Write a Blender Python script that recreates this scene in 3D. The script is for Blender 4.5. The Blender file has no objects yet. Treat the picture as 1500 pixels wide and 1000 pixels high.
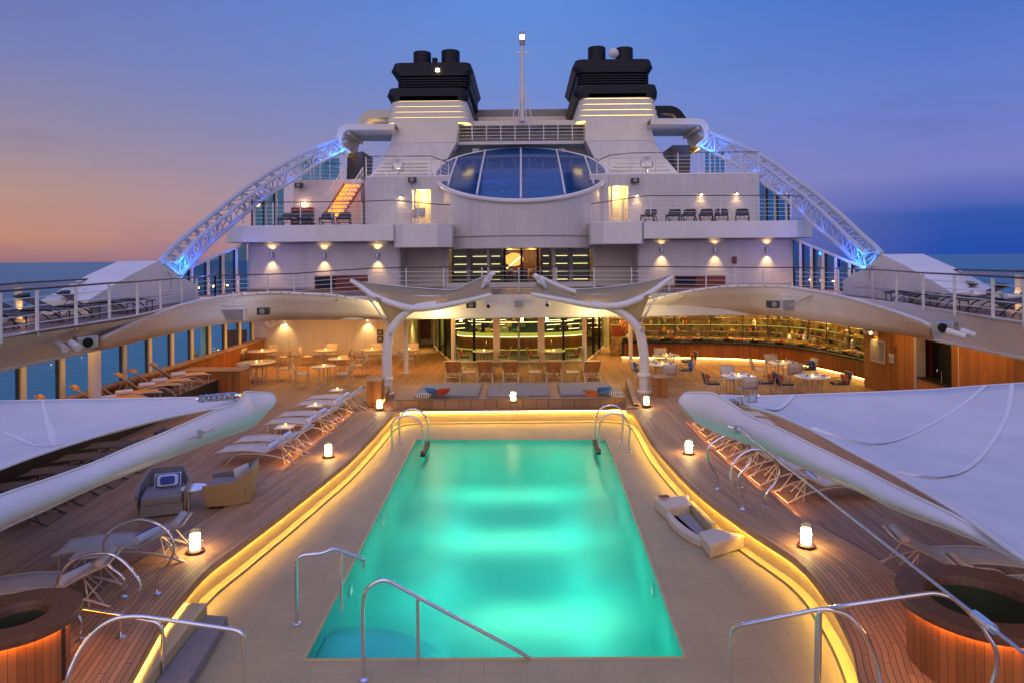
import bpy, bmesh, math, random
from math import sin, cos, pi, radians as R, sqrt, atan2
from mathutils import Vector as V, Matrix
random.seed(7)
sc = bpy.context.scene
col = sc.collection
# ------------------------------------------------------------------ camera
F, CX, CY, RO, E = 1000.0, 767.0, 378.0, 0.009, 5.2
cd = bpy.data.cameras.new('camera'); cam = bpy.data.objects.new('camera', cd); col.objects.link(cam)
cd.lens = 24; cd.sensor_width = 36; cd.shift_x = -(CX-750)/1500; cd.shift_y = -(500-CY)/1500
cd.clip_start = .1; cd.clip_end = 90000
ca, sa = cos(RO), sin(RO)
cam.matrix_world = Matrix(((ca, sa, 0, 0), (0, 0, -1, 0), (-sa, ca, 0, E), (0, 0, 0, 1)))
sc.camera = cam
def D(px, py):                      # a reading of the survey photo -> direction per metre forward
    u, v = (px-CX)/F, (CY-py)/F
    return u*ca+v*sa, v*ca-u*sa
def PZ(px, py, z):
    x, w = D(px, py); y = (z-E)/w
    return V((x*y, y, z))
def PY(px, py, y):
    x, w = D(px, py); return V((x*y, y, E+w*y))
# ------------------------------------------------------------------ materials
M = {}
def srgb(r, g, b):
    f = lambda c: (c/255/12.92) if c <= 10 else ((c/255+.055)/1.055)**2.4
    return (f(r), f(g), f(b))
def mat(name, c, rough=.5, metal=0, var=.12, scale=6, bump=0, bscale=60, spec=.5, sheen=0, stretch=None, rv=.12):
    m = bpy.data.materials.new(name); m.use_nodes = True; nt = m.node_tree; N, L = nt.nodes, nt.links
    b = N['Principled BSDF']; tc = N.new('ShaderNodeTexCoord'); src = tc.outputs['Object']
    if stretch:
        mp = N.new('ShaderNodeMapping'); mp.inputs['Scale'].default_value = stretch; L.new(src, mp.inputs[0]); src = mp.outputs[0]
    n = N.new('ShaderNodeTexNoise'); n.inputs['Scale'].default_value = scale; n.inputs['Detail'].default_value = 5; L.new(src, n.inputs['Vector'])
    r = N.new('ShaderNodeValToRGB'); e = r.color_ramp.elements
    e[0].position = .3; e[1].position = .7
    e[0].color = (*[x*(1-var) for x in c], 1); e[1].color = (*[min(1, x*(1+var)) for x in c], 1)
    L.new(n.outputs[0], r.inputs[0]); L.new(r.outputs[0], b.inputs['Base Color'])
    if rv:
        mr = N.new('ShaderNodeMapRange'); mr.inputs[3].default_value = max(0, rough-rv*rough); mr.inputs[4].default_value = min(1, rough+rv*rough*1.5)
        L.new(n.outputs[0], mr.inputs[0]); L.new(mr.outputs[0], b.inputs['Roughness'])
    else: b.inputs['Roughness'].default_value = rough
    b.inputs['Metallic'].default_value = metal; b.inputs['Specular IOR Level'].default_value = spec
    if bump:
        n2 = N.new('ShaderNodeTexNoise'); n2.inputs['Scale'].default_value = bscale; n2.inputs['Detail'].default_value = 3; L.new(src, n2.inputs['Vector'])
        bp = N.new('ShaderNodeBump'); bp.inputs['Strength'].default_value = bump; bp.inputs['Distance'].default_value = .01
        L.new(n2.outputs[0], bp.inputs['Height']); L.new(bp.outputs[0], b.inputs['Normal'])
    M[name] = m; return m
def emit(name, c, s):
    m = bpy.data.materials.new(name); m.use_nodes = True; nt = m.node_tree; nt.nodes.clear()
    o = nt.nodes.new('ShaderNodeOutputMaterial'); e = nt.nodes.new('ShaderNodeEmission')
    e.inputs[0].default_value = (*c, 1); e.inputs[1].default_value = s; nt.links.new(e.outputs[0], o.inputs[0]); M[name] = m; return m
def glass(name, tint, gl=.25, rough=.02):
    m = bpy.data.materials.new(name); m.use_nodes = True; nt = m.node_tree; N, L = nt.nodes, nt.links; N.clear()
    o = N.new('ShaderNodeOutputMaterial'); mx = N.new('ShaderNodeMixShader'); t = N.new('ShaderNodeBsdfTransparent'); g = N.new('ShaderNodeBsdfGlossy')
    t.inputs[0].default_value = (*tint, 1); g.inputs['Roughness'].default_value = rough
    lw = N.new('ShaderNodeLayerWeight'); lw.inputs[0].default_value = .5; pw = N.new('ShaderNodeMath'); pw.operation = 'POWER'; pw.inputs[1].default_value = 4; L.new(lw.outputs['Facing'], pw.inputs[0])
    ml = N.new('ShaderNodeMath'); ml.operation = 'MULTIPLY_ADD'; ml.inputs[1].default_value = gl*1.6; ml.inputs[2].default_value = gl*.18; L.new(pw.outputs[0], ml.inputs[0]); L.new(ml.outputs[0], mx.inputs[0]); L.new(t.outputs[0], mx.inputs[1]); L.new(g.outputs[0], mx.inputs[2]); L.new(mx.outputs[0], o.inputs[0])
    M[name] = m; return m
def planks(name, c, w, length=2.4, axis='x', uv=False, line=.05, dark=(.03, .022, .018), rough=.55, var=.3):
    """boards side by side along one axis with dark caulk lines, butt joints and grain"""
    m = bpy.data.materials.new(name); m.use_nodes = True; nt = m.node_tree; N, L = nt.nodes, nt.links
    b = N['Principled BSDF']; tc = N.new('ShaderNodeTexCoord'); sp = N.new('ShaderNodeSeparateXYZ')
    L.new(tc.outputs['UV' if uv else 'Object'], sp.inputs[0])
    ax = {'x': (0, 1), 'y': (1, 0), 'xz': (0, 2), 'yz': (1, 2)}[axis]
    def mth(op, a, bb=None):
        n = N.new('ShaderNodeMath'); n.operation = op
        for i, q in enumerate((a, bb)):
            if q is None: continue
            if isinstance(q, (int, float)): n.inputs[i].default_value = q
            else: L.new(q, n.inputs[i])
        return n.outputs[0]
    u = mth('DIVIDE', sp.outputs[ax[0]], w); iu = mth('FLOOR', u); fu = mth('FRACT', u)
    v = mth('ADD', mth('DIVIDE', sp.outputs[ax[1]], length), mth('MULTIPLY', iu, .371)); iv = mth('FLOOR', v); fv = mth('FRACT', v)
    l1 = mth('LESS_THAN', fu, line); l2 = mth('LESS_THAN', fv, line*w/length*1.2)
    ln = mth('MAXIMUM', l1, l2)
    cb = N.new('ShaderNodeCombineXYZ'); L.new(iu, cb.inputs[0]); L.new(iv, cb.inputs[1])
    wn = N.new('ShaderNodeTexWhiteNoise'); wn.noise_dimensions = '3D'; L.new(cb.outputs[0], wn.inputs[0])
    cg = N.new('ShaderNodeCombineXYZ'); L.new(mth('MULTIPLY', sp.outputs[ax[0]], 60), cg.inputs[0]); L.new(mth('MULTIPLY', sp.outputs[ax[1]], 3), cg.inputs[1])
    L.new(mth('MULTIPLY', wn.outputs[0], 30), cg.inputs[2])
    gn = N.new('ShaderNodeTexNoise'); gn.inputs['Scale'].default_value = 1; gn.inputs['Detail'].default_value = 6; L.new(cg.outputs[0], gn.inputs['Vector'])
    big = N.new('ShaderNodeTexNoise'); big.inputs['Scale'].default_value = .7; big.inputs['Detail'].default_value = 3; L.new(tc.outputs['Object'], big.inputs['Vector'])
    t = mth('ADD', mth('MULTIPLY', wn.outputs[0], .45), mth('MULTIPLY', gn.outputs[0], .4)); t = mth('ADD', t, mth('MULTIPLY', big.outputs[0], .25))
    rp = N.new('ShaderNodeValToRGB'); e = rp.color_ramp.elements
    e[0].position = .2; e[1].position = .85; e[0].color = (*[x*(1-var) for x in c], 1); e[1].color = (*[x*(1+var) for x in c], 1)
    L.new(t, rp.inputs[0])
    mx = N.new('ShaderNodeMix'); mx.data_type = 'RGBA'; L.new(ln, mx.inputs[0]); L.new(rp.outputs[0], mx.inputs[6]); mx.inputs[7].default_value = (*dark, 1)
    L.new(mx.outputs[2], b.inputs['Base Color'])
    mr = N.new('ShaderNodeMapRange'); mr.inputs[3].default_value = rough*.75; mr.inputs[4].default_value = min(1, rough*1.25); L.new(gn.outputs[0], mr.inputs[0]); L.new(mr.outputs[0], b.inputs['Roughness'])
    bp = N.new('ShaderNodeBump'); bp.inputs['Strength'].default_value = .5; bp.inputs['Distance'].default_value = .004
    L.new(mth('SUBTRACT', mth('MULTIPLY', gn.outputs[0], .3), ln), bp.inputs['Height']); L.new(bp.outputs[0], b.inputs['Normal'])
    b.inputs['Specular IOR Level'].default_value = .28
    M[name] = m; return m
def tiles(name, c, w, grout, line=.03, rough=.35, var=.07):
    m = mat(name, c, rough, var=var, scale=1.4); nt = m.node_tree; N, L = nt.nodes, nt.links; b = N['Principled BSDF']
    tc = N.new('ShaderNodeTexCoord'); br = N.new('ShaderNodeTexBrick'); L.new(tc.outputs['Object'], br.inputs['Vector'])
    br.offset = 0; br.inputs['Scale'].default_value = 1/w; br.inputs['Mortar Size'].default_value = line; br.inputs['Brick Width'].default_value = 1; br.inputs['Row Height'].default_value = 1
    src = b.inputs['Base Color'].links[0].from_socket
    mx = N.new('ShaderNodeMix'); mx.data_type = 'RGBA'; L.new(br.outputs['Fac'], mx.inputs[0]); L.new(src, mx.inputs[6]); mx.inputs[7].default_value = (*grout, 1)
    L.new(mx.outputs[2], b.inputs['Base Color']); return m
mat('white_paint', (.72, .7, .68), .35, var=.05, scale=1.2, rv=.3)
mat('cream_paint', (.7, .64, .54), .4, var=.05, scale=1.2)
mat('wall_paint', (.6, .565, .56), .45, var=.06, scale=.9, bump=.05, bscale=8)
mat('sail', (.6, .6, .63), .7, var=.07, scale=1.2, bump=.35, bscale=14)
mat('sail_seam', (.72, .72, .74), .7, var=.03)
mat('chrome', (.82, .82, .84), .06, 1, var=.04, rv=.5)
mat('steel', (.55, .55, .56), .3, 1, var=.1)
mat('navy', (.004, .006, .014), .4, spec=.3, var=.3, scale=2)
mat('black', (.006, .006, .008), .5, spec=.3, var=.2)
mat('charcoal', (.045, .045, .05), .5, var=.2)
mat('grey_trim', (.3, .3, .31), .5, var=.1)
mat('handrail_wood', (.07, .022, .012), .3, var=.3, stretch=(2, 2, 2))
mat('sling', (.58, .52, .46), .75, var=.07, scale=4, bump=.3, bscale=320)
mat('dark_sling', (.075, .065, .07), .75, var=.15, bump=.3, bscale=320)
mat('tan_sling', (.72, .36, .1), .7, var=.12, bump=.3, bscale=320)
mat('frame_metal', (.5, .43, .36), .35, .2, var=.08)
mat('cushion_grey', (.23, .215, .215), .85, var=.08, bump=.3, bscale=280)
mat('towel', (.72, .74, .8), .9, var=.06, bump=.5, bscale=160)
mat('red_cloth', (.42, .05, .025), .8, var=.15, bump=.3, bscale=200)
mat('orange_cloth', (.45, .12, .04), .8, var=.15, bump=.3, bscale=200)
mat('blue_cloth', (.03, .12, .38), .8, var=.15, bump=.3, bscale=200)
mat('table_stone', (.55, .5, .44), .25, var=.12, scale=14)
mat('china', (.8, .8, .8), .15, var=.03)
mat('pool_white', (.5, .4, .2), .4, var=.06, scale=3)
mat('pool_white2', (.6, .52, .4), .5, var=.05, scale=3)
mat('niche_seat', (.3, .27, .27), .6, var=.06)
mat('dark_red', (.16, .03, .015), .35, var=.2, stretch=(1, 1, .1), scale=12)
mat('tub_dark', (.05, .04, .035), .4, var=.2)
planks('counter_teak', (.2, .075, .025), .11, 9, 'xz', uv=True, line=.03, rough=.3, var=.3)
mat('bread', (.5, .28, .1), .7, var=.4, scale=20, bump=.4)
mat('bar_back', (.24, .17, .06), .35, var=.55, scale=5)
mat('fruit_red', (.45, .03, .03), .4, var=.3, scale=20)
mat('fruit_green', (.16, .2, .05), .5, var=.4, scale=20)
mat('fruit_yellow', (.7, .45, .05), .4, var=.3, scale=20)
mat('louvre_grey', (.26, .24, .23), .5, var=.15)
tiles('pool_tile', (.44, .355, .2), .3, (.33, .265, .15), .01, rough=.6); M['pool_tile'].node_tree.nodes['Principled BSDF'].inputs['Specular IOR Level'].default_value = .25
tiles('basin_tile', (.13, .6, .45), .15, (.1, .5, .37), .03)
planks('deck_teak', (.33, .195, .115), .085, 2.6, 'x', line=.1)
planks('surround_teak', (.42, .25, .13), .085, 1.9, 'x', uv=True, line=.1, var=.28)
planks('surround_teak2', (.34, .19, .11), .085, 2.6, 'x', line=.1)
planks('upper_teak', (.24, .15, .11), .085, 2.6, 'x', line=.1)
planks('panel_teak', (.32, .13, .04), .14, 9, 'xz', line=.02, rough=.35, dark=(.1, .04, .012), var=.35)
planks('panel_teak_side', (.3, .11, .032), .14, 9, 'yz', line=.02, rough=.35, dark=(.1, .04, .012), var=.35)
planks('tub_teak', (.42, .16, .05), .11, 9, 'xz', uv=True, line=.045, rough=.4, var=.35)
planks('front_teak', (.3, .17, .1), .9, 9, 'xz', line=.01, rough=.4)
planks('bench_teak', (.4, .24, .14), .07, 3, 'y', line=.08)
glass('clear_glass', (.85, .93, .95), .2)
glass('window_glass', (.6, 1, 1), .06)
glass('screen_glass', (.1, .42, .55), .3)
glass('door_glass', (.75, .8, .6), .25)
emit('warm_led', (1, .58, .08), 84)
emit('pool_lens', (.5, 1, .75), .7)
mat('fascia_paint', (.74, .68, .62), .4, var=.05, scale=.8)
emit('rim_led', (1, .36, .05), 38)
emit('bar_led', (1, .6, .14), 14)
emit('lantern_glow', (1, .66, .3), 9)
emit('candle_glow', (1, .5, .12), 6)
emit('bulb', (1, .72, .36), 22)
emit('funnel_led', (1, .7, .22), 3.0)
mat('tub_rim', (.2, .085, .045), .35, var=.25, stretch=(3, 3, 3))
mat('truss_paint', (.5, .52, .57), .4, var=.05)
emit('blue_led', (.02, .22, 1), 8)
emit('strip_white', (1, .8, .45), 3.5)
emit('globe_glow', (1, .55, .12), 1.5)
emit('strip_green', (.75, .7, .1), .8)
emit('stair_led', (1, .3, .03), 2.2)
# skylight glass: dark reflective panes
m = mat('skylight_glass', (.002, .055, .2), .14, var=.4, scale=.6, spec=.5, stretch=(.2, 2, 2))
def pattern(name, a, b_, scale, kind='wicker', rough=.6):
    m = bpy.data.materials.new(name); m.use_nodes = True; nt = m.node_tree; N, L = nt.nodes, nt.links; b = N['Principled BSDF']; b.inputs['Roughness'].default_value = rough
    tc = N.new('ShaderNodeTexCoord')
    if kind == 'wicker': w = N.new('ShaderNodeTexChecker'); w.inputs['Scale'].default_value = scale; f = w.outputs['Fac']
    else:
        w = N.new('ShaderNodeTexWave'); w.inputs['Scale'].default_value = scale; w.bands_direction = 'Y' if kind == 'y' else 'X' ; rr = N.new('ShaderNodeMath'); rr.operation = 'GREATER_THAN'; rr.inputs[1].default_value = .5
        L.new(w.outputs['Fac'], rr.inputs[0]); f = rr.outputs[0]
    L.new(tc.outputs['Object'], w.inputs['Vector'])
    mx = N.new('ShaderNodeMix'); mx.data_type = 'RGBA'; L.new(f, mx.inputs[0]); mx.inputs[6].default_value = (*a, 1); mx.inputs[7].default_value = (*b_, 1); L.new(mx.outputs[2], b.inputs['Base Color'])
    bp = N.new('ShaderNodeBump'); bp.inputs['Strength'].default_value = .6; bp.inputs['Distance'].default_value = .004; L.new(f, bp.inputs['Height']); L.new(bp.outputs[0], b.inputs['Normal'])
    M[name] = m
m = M['wall_paint']; nt = m.node_tree; N, L = nt.nodes, nt.links; b = N['Principled BSDF']; src = b.inputs['Base Color'].links[0].from_socket
tc = N.new('ShaderNodeTexCoord'); mp = N.new('ShaderNodeMapping'); mp.inputs['Rotation'].default_value = (R(90), 0, 0); L.new(tc.outputs['Object'], mp.inputs[0])
bk_ = N.new('ShaderNodeTexBrick'); bk_.inputs['Scale'].default_value = 1; bk_.inputs['Mortar Size'].default_value = .009; bk_.inputs['Brick Width'].default_value = 2.6; bk_.inputs['Row Height'].default_value = 1.35; L.new(mp.outputs[0], bk_.inputs['Vector'])
mpv = N.new('ShaderNodeMapping'); mpv.inputs['Scale'].default_value = (2.2, 2.2, .12); L.new(tc.outputs['Object'], mpv.inputs[0]); st__ = N.new('ShaderNodeTexNoise'); st__.inputs['Scale'].default_value = 1.5; st__.inputs['Detail'].default_value = 6; L.new(mpv.outputs[0], st__.inputs['Vector'])
mr = N.new('ShaderNodeMapRange'); mr.inputs[1].default_value = .45; mr.inputs[2].default_value = .75; mr.inputs[3].default_value = 0; mr.inputs[4].default_value = .22; L.new(st__.outputs[0], mr.inputs[0])
ad = N.new('ShaderNodeMath'); ad.operation = 'MULTIPLY_ADD'; ad.inputs[1].default_value = .35; L.new(bk_.outputs['Fac'], ad.inputs[0]); L.new(mr.outputs[0], ad.inputs[2])
mx = N.new('ShaderNodeMix'); mx.data_type = 'RGBA'; L.new(ad.outputs[0], mx.inputs[0]); L.new(src, mx.inputs[6]); mx.inputs[7].default_value = (.3, .27, .25, 1); L.new(mx.outputs[2], b.inputs['Base Color'])
pattern('wicker', (.5, .33, .15), (.32, .2, .09), 45)
pattern('stripes', (.75, .75, .78), (.02, .03, .09), 5, 'x')
pattern('blue_stripes', (.5, .6, .8), (.02, .06, .3), 6, 'y')
m = mat('canvas', (.5, .42, .25), .75, var=.06, scale=3, bump=.2, bscale=180); nt = m.node_tree; tb_ = nt.nodes.new('ShaderNodeBsdfTranslucent'); tb_.inputs[0].default_value = (.55, .44, .22, 1)
mx = nt.nodes.new('ShaderNodeMixShader'); mx.inputs[0].default_value = .4; o = nt.nodes['Material Output']; nt.links.new(nt.nodes['Principled BSDF'].outputs[0], mx.inputs[1]); nt.links.new(tb_.outputs[0], mx.inputs[2]); nt.links.new(mx.outputs[0], o.inputs[0])
# water
m = bpy.data.materials.new('pool_water'); m.use_nodes = True; nt = m.node_tree; N, L = nt.nodes, nt.links; N.clear()
o = N.new('ShaderNodeOutputMaterial'); mx = N.new('ShaderNodeMixShader'); t = N.new('ShaderNodeBsdfTransparent'); g = N.new('ShaderNodeBsdfGlossy'); fr = N.new('ShaderNodeLayerWeight'); pw = N.new('ShaderNodeMath'); pw.operation = 'POWER'; pw.inputs[1].default_value = 4; L.new(fr.outputs['Facing'], pw.inputs[0]); ml = N.new('ShaderNodeMath'); ml.operation = 'MULTIPLY_ADD'; ml.inputs[1].default_value = .35; ml.inputs[2].default_value = .015; L.new(pw.outputs[0], ml.inputs[0])
t.inputs[0].default_value = (.62, .97, .93, 1); g.inputs['Roughness'].default_value = .3; fr.inputs[0].default_value = .5
nz = N.new('ShaderNodeTexNoise'); nz.inputs['Scale'].default_value = 2.2; nz.inputs['Detail'].default_value = 3; bp = N.new('ShaderNodeBump'); bp.inputs['Strength'].default_value = .1; bp.inputs['Distance'].default_value = .02
tc = N.new('ShaderNodeTexCoord'); L.new(tc.outputs['Object'], nz.inputs['Vector']); L.new(nz.outputs[0], bp.inputs['Height']); L.new(bp.outputs[0], g.inputs['Normal']); 
tl = N.new('ShaderNodeBsdfTranslucent'); tl.inputs[0].default_value = (.3, .95, .8, 1); m2 = N.new('ShaderNodeMixShader'); m2.inputs[0].default_value = .28; L.new(t.outputs[0], m2.inputs[1]); L.new(tl.outputs[0], m2.inputs[2])
L.new(ml.outputs[0], mx.inputs[0]); L.new(m2.outputs[0], mx.inputs[1]); L.new(g.outputs[0], mx.inputs[2]); L.new(mx.outputs[0], o.inputs[0]); M['pool_water'] = m
m = mat('sea', (.03, .18, .25), .38, var=.2, scale=.01); nt = m.node_tree; N, L = nt.nodes, nt.links; b = N['Principled BSDF']
tc = N.new('ShaderNodeTexCoord'); mp = N.new('ShaderNodeMapping'); mp.inputs['Scale'].default_value = (.12, .3, 1); L.new(tc.outputs['Object'], mp.inputs[0])
nz = N.new('ShaderNodeTexNoise'); nz.inputs['Scale'].default_value = .8; nz.inputs['Detail'].default_value = 8; L.new(mp.outputs[0], nz.inputs['Vector'])
bp = N.new('ShaderNodeBump'); bp.inputs['Strength'].default_value = .6; bp.inputs['Distance'].default_value = 1.2; L.new(nz.outputs[0], bp.inputs['Height']); L.new(bp.outputs[0], b.inputs['Normal'])
# ------------------------------------------------------------------ mesh builder
class MB:
    def __init__(s): s.v, s.f, s.uv = [], [], None
    def add(s, vs, fs):
        o = len(s.v); s.v += [tuple(p) for p in vs]; s.f += [tuple(i+o for i in f) for f in fs]; return s
    def box(s, c, d, rz=0, rx=0, ry=0):
        m = Matrix.Rotation(rz, 3, 'Z') @ Matrix.Rotation(rx, 3, 'X') @ Matrix.Rotation(ry, 3, 'Y')
        vs = [V(c) + m @ V((d[0]*i/2, d[1]*j/2, d[2]*k/2)) for i in (-1, 1) for j in (-1, 1) for k in (-1, 1)]
        return s.add(vs, [(0, 1, 3, 2), (4, 6, 7, 5), (0, 4, 5, 1), (2, 3, 7, 6), (0, 2, 6, 4), (1, 5, 7, 3)])
    def bb(s, x0, x1, y0, y1, z0, z1):
        return s.box(((x0+x1)/2, (y0+y1)/2, (z0+z1)/2), (x1-x0, y1-y0, z1-z0))
    def prism(s, poly, a, b, axis='z'):
        n = len(poly)
        def q(p, h): return (p[0], p[1], h) if axis == 'z' else ((h, p[0], p[1]) if axis == 'x' else (p[0], h, p[1]))
        vs = [q(p, a) for p in poly]+[q(p, b) for p in poly]
        fs = [(i, (i+1) % n, n+(i+1) % n, n+i) for i in range(n)]+[tuple(range(n))[::-1], tuple(range(n, 2*n))]
        return s.add(vs, fs)
    def tube(s, pts, r, n=8, closed=False, cap=True, flat=1):
        pts = [V(p) for p in pts]; k = len(pts); rs = r if isinstance(r, (list, tuple)) else [r]*k
        o = len(s.v); up = None; rings = []
        for i, p in enumerate(pts):
            if closed: t = pts[(i+1) % k]-pts[i-1]
            else: t = pts[min(i+1, k-1)]-pts[max(i-1, 0)]
            t = t.normalized() if t.length > 1e-9 else V((0, 0, 1))
            if up is None: up = V((0, 0, 1)) if abs(t.z) < .9 else V((1, 0, 0))
            a = t.cross(up)
            if a.length < 1e-4: a = t.cross(V((0, 1, 0)))
            a.normalize(); b = a.cross(t).normalized(); up = b
            rings.append([p+a*cos(2*pi*j/n)*rs[i]+b*sin(2*pi*j/n)*rs[i]*flat for j in range(n)])
        vs = [q for g in rings for q in g]; fs = []
        for i in range(k if closed else k-1):
            i2 = (i+1) % k
            for j in range(n): fs.append((i*n+j, i*n+(j+1) % n, i2*n+(j+1) % n, i2*n+j))
        if not closed and cap: fs += [tuple(range(n))[::-1], tuple((k-1)*n+j for j in range(n))]
        return s.add(vs, fs)
    def bars(s, segs, r, n=5):
        for a, b in segs: s.tube([a, b], r, n)
        return s
    def lathe(s, prof, c=(0, 0, 0), n=32, cap=True):
        vs = [(c[0]+r*cos(2*pi*j/n), c[1]+r*sin(2*pi*j/n), c[2]+z) for r, z in prof for j in range(n)]
        fs = [(i*n+j, i*n+(j+1) % n, (i+1)*n+(j+1) % n, (i+1)*n+j) for i in range(len(prof)-1) for j in range(n)]
        if cap: fs += [tuple(range(n))[::-1], tuple((len(prof)-1)*n+j for j in range(n))]
        return s.add(vs, fs)
    def grid(s, rows):
        n = len(rows[0]); vs = [p for r in rows for p in r]
        return s.add(vs, [(i*n+j, i*n+j+1, (i+1)*n+j+1, (i+1)*n+j) for i in range(len(rows)-1) for j in range(n-1)])
    def blob(s, c, r, seed=0, n=10):
        rnd = random.Random(seed); prof = []
        for i in range(n+1):
            a = -pi/2+pi*i/n; prof.append((max(.002, r[0]*cos(a)), r[2]*sin(a)))
        o = len(s.v); s.lathe(prof, c, 12)
        for i in range(o, len(s.v)):
            q = V(s.v[i])-V(c); q.y *= r[1]/r[0]; q *= 1+rnd.uniform(-.05, .05); s.v[i] = tuple(V(c)+q)
        return s
    def build(s, name, m, parent=None, smooth=False, bevel=0, solid=0, uv=None, sub=0, seg=2):
        me = bpy.data.meshes.new(name); off = V(parent.location) if parent is not None else V((0, 0, 0))
        if parent is not None and parent.parent is not None: off = off+V(parent.parent.location)
        me.from_pydata([tuple(V(p)-off) for p in s.v], [], s.f)
        bm = bmesh.new(); bm.from_mesh(me); bmesh.ops.recalc_face_normals(bm, faces=bm.faces); bm.to_mesh(me); bm.free()
        if smooth:
            me.polygons.foreach_set('use_smooth', [True]*len(me.polygons)); me.set_sharp_from_angle(angle=R(40))
        if uv:
            l = me.uv_layers.new(name='uv')
            for lp in me.loops: l.data[lp.index].uv = uv(V(me.vertices[lp.vertex_index].co)+off, lp.vertex_index)
        me.materials.append(M[m]); o = bpy.data.objects.new(name, me); col.objects.link(o)
        if parent is not None: o.parent = parent
        if solid: d = o.modifiers.new('thick', 'SOLIDIFY'); d.thickness = solid; d.offset = 0
        if bevel: d = o.modifiers.new('edge', 'BEVEL'); d.width = bevel; d.segments = seg; d.limit_method = 'ANGLE'; d.angle_limit = R(35)
        if sub: d = o.modifiers.new('sub', 'SUBSURF'); d.levels = d.render_levels = sub
        return o
def tag(o, label=None, cat=None, group=None, kind=None):
    if label: o['label'] = label
    if cat: o['category'] = cat
    if group: o['group'] = group
    if kind: o['kind'] = kind
    return o
def thing(name, label, cat, loc=(0, 0, 0), group=None, rz=0):
    o = bpy.data.objects.new(name, None); o.empty_display_size = .2; o.location = loc; o.rotation_euler.z = rz; col.objects.link(o)
    return tag(o, label, cat, group)
def struct(mb, name, m, label=None, **k): return tag(mb.build(name, m, **k), label or ('the '+name.replace('_', ' ')+' of the ship'), None, None, 'structure')
def copy_tree(o, parent=None):
    c = o.copy(); col.objects.link(c)
    if parent is not None: c.parent = parent
    for ch in list(o.children): copy_tree(ch, c)
    return c
def put(proto, used, loc, rz, label, group):
    o = proto if not used.get(proto) else copy_tree(proto)
    used[proto] = True; o.location = loc; o.rotation_euler.z = rz; o['label'] = label; o['group'] = group; return o
USED = {}
def lamp(kind, loc, energy, color, size=.1, parent=None, spot=60, blend=.8, aim=None, shape=None, name=None):
    d = bpy.data.lights.new(name or kind.lower()+'_lamp', kind); d.energy = energy; d.color = color
    o = bpy.data.objects.new(d.name, d); col.objects.link(o)
    if kind == 'AREA':
        d.shape = 'RECTANGLE' if shape else 'DISK'; d.size = size
        if shape: d.size, d.size_y = shape
    else: d.shadow_soft_size = size
    if kind == 'SPOT': d.spot_size = R(spot); d.spot_blend = blend
    off = V((0, 0, 0))
    if parent is not None: o.parent = parent; off = V(parent.location)
    o.location = V(loc)-off
    if aim is not None: o.rotation_euler = V(aim).to_track_quat('-Z', 'Y').to_euler()
    return o
WARM = (1, .56, .18); AMBER = (1, .45, .12)
def smooth_path(pts, k=6, closed=False):
    pts = [V(p) for p in pts]; n = len(pts); out = []
    g = (lambda i: pts[i % n]) if closed else (lambda i: pts[max(0, min(n-1, i))])
    for i in range(n if closed else n-1):
        a, b, c, d = g(i-1), g(i), g(i+1), g(i+2)
        for j in range(k):
            t = j/k; out.append(.5*((2*b)+(c-a)*t+(2*a-5*b+4*c-d)*t*t+(-a+3*b-3*c+d)*t**3))
    if not closed: out.append(pts[-1])
    return out
def fillet(pts, r=.08, k=4):
    pts = [V(p) for p in pts]; out = [pts[0]]
    for i in range(1, len(pts)-1):
        a, b, c = pts[i-1], pts[i], pts[i+1]; rr = min(r, (a-b).length*.45, (c-b).length*.45)
        p, q = b+(a-b).normalized()*rr, b+(c-b).normalized()*rr
        for j in range(k+1):
            t = j/k; out.append(p*(1-t)**2+b*2*t*(1-t)+q*t*t)
    out.append(pts[-1]); return out
def lerp(tab, x):
    if x <= tab[0][0]: return tab[0][1]
    for (a, p), (b, q) in zip(tab, tab[1:]):
        if x <= b: return p+(q-p)*(x-a)/(b-a)
    return tab[-1][1]
# ------------------------------------------------------------------ sky and sea
wd = bpy.data.worlds.new('World'); sc.world = wd; wd.use_nodes = True; nt = wd.node_tree; N, L = nt.nodes, nt.links; N.clear()
o = N.new('ShaderNodeOutputWorld'); bg = N.new('ShaderNodeBackground'); L.new(bg.outputs[0], o.inputs[0])
tc = N.new('ShaderNodeTexCoord'); sp = N.new('ShaderNodeSeparateXYZ'); L.new(tc.outputs['Generated'], sp.inputs[0])
def wm(op, a, b=None, c=None, clamp=False):
    n = N.new('ShaderNodeMath'); n.operation = op; n.use_clamp = clamp
    for i, q in enumerate((a, b, c)):
        if q is None: continue
        if isinstance(q, (int, float)): n.inputs[i].default_value = q
        else: L.new(q, n.inputs[i])
    return n.outputs[0]
wn = N.new('ShaderNodeTexNoise'); wmp = N.new('ShaderNodeMapping'); wmp.inputs['Scale'].default_value = (1.6, 1.6, 9); L.new(tc.outputs['Generated'], wmp.inputs[0]); L.new(wmp.outputs[0], wn.inputs['Vector'])
wn.inputs['Scale'].default_value = 1.6; wn.inputs['Detail'].default_value = 7
zz = wm('ADD', sp.outputs[2], wm('MULTIPLY', wm('SUBTRACT', wn.outputs[0], .5), .035))
def sky_ramp(stops):
    r = N.new('ShaderNodeValToRGB'); e = r.color_ramp.elements
    for i, (p, c) in enumerate(stops):
        q = e[i] if i < 2 else e.new(p)
        q.position = p; q.color = (*srgb(*c), 1)
    e[0].position = stops[0][0]; L.new(zz, r.inputs[0]); return r.outputs[0]
west = sky_ramp([(0, (150, 112, 124)), (.03, (194, 138, 120)), (.08, (182, 146, 138)), (.15, (154, 140, 158)), (.24, (120, 128, 182)), (.34, (104, 118, 184)), (.6, (104, 120, 208)), (1, (128, 150, 236))])
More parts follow.
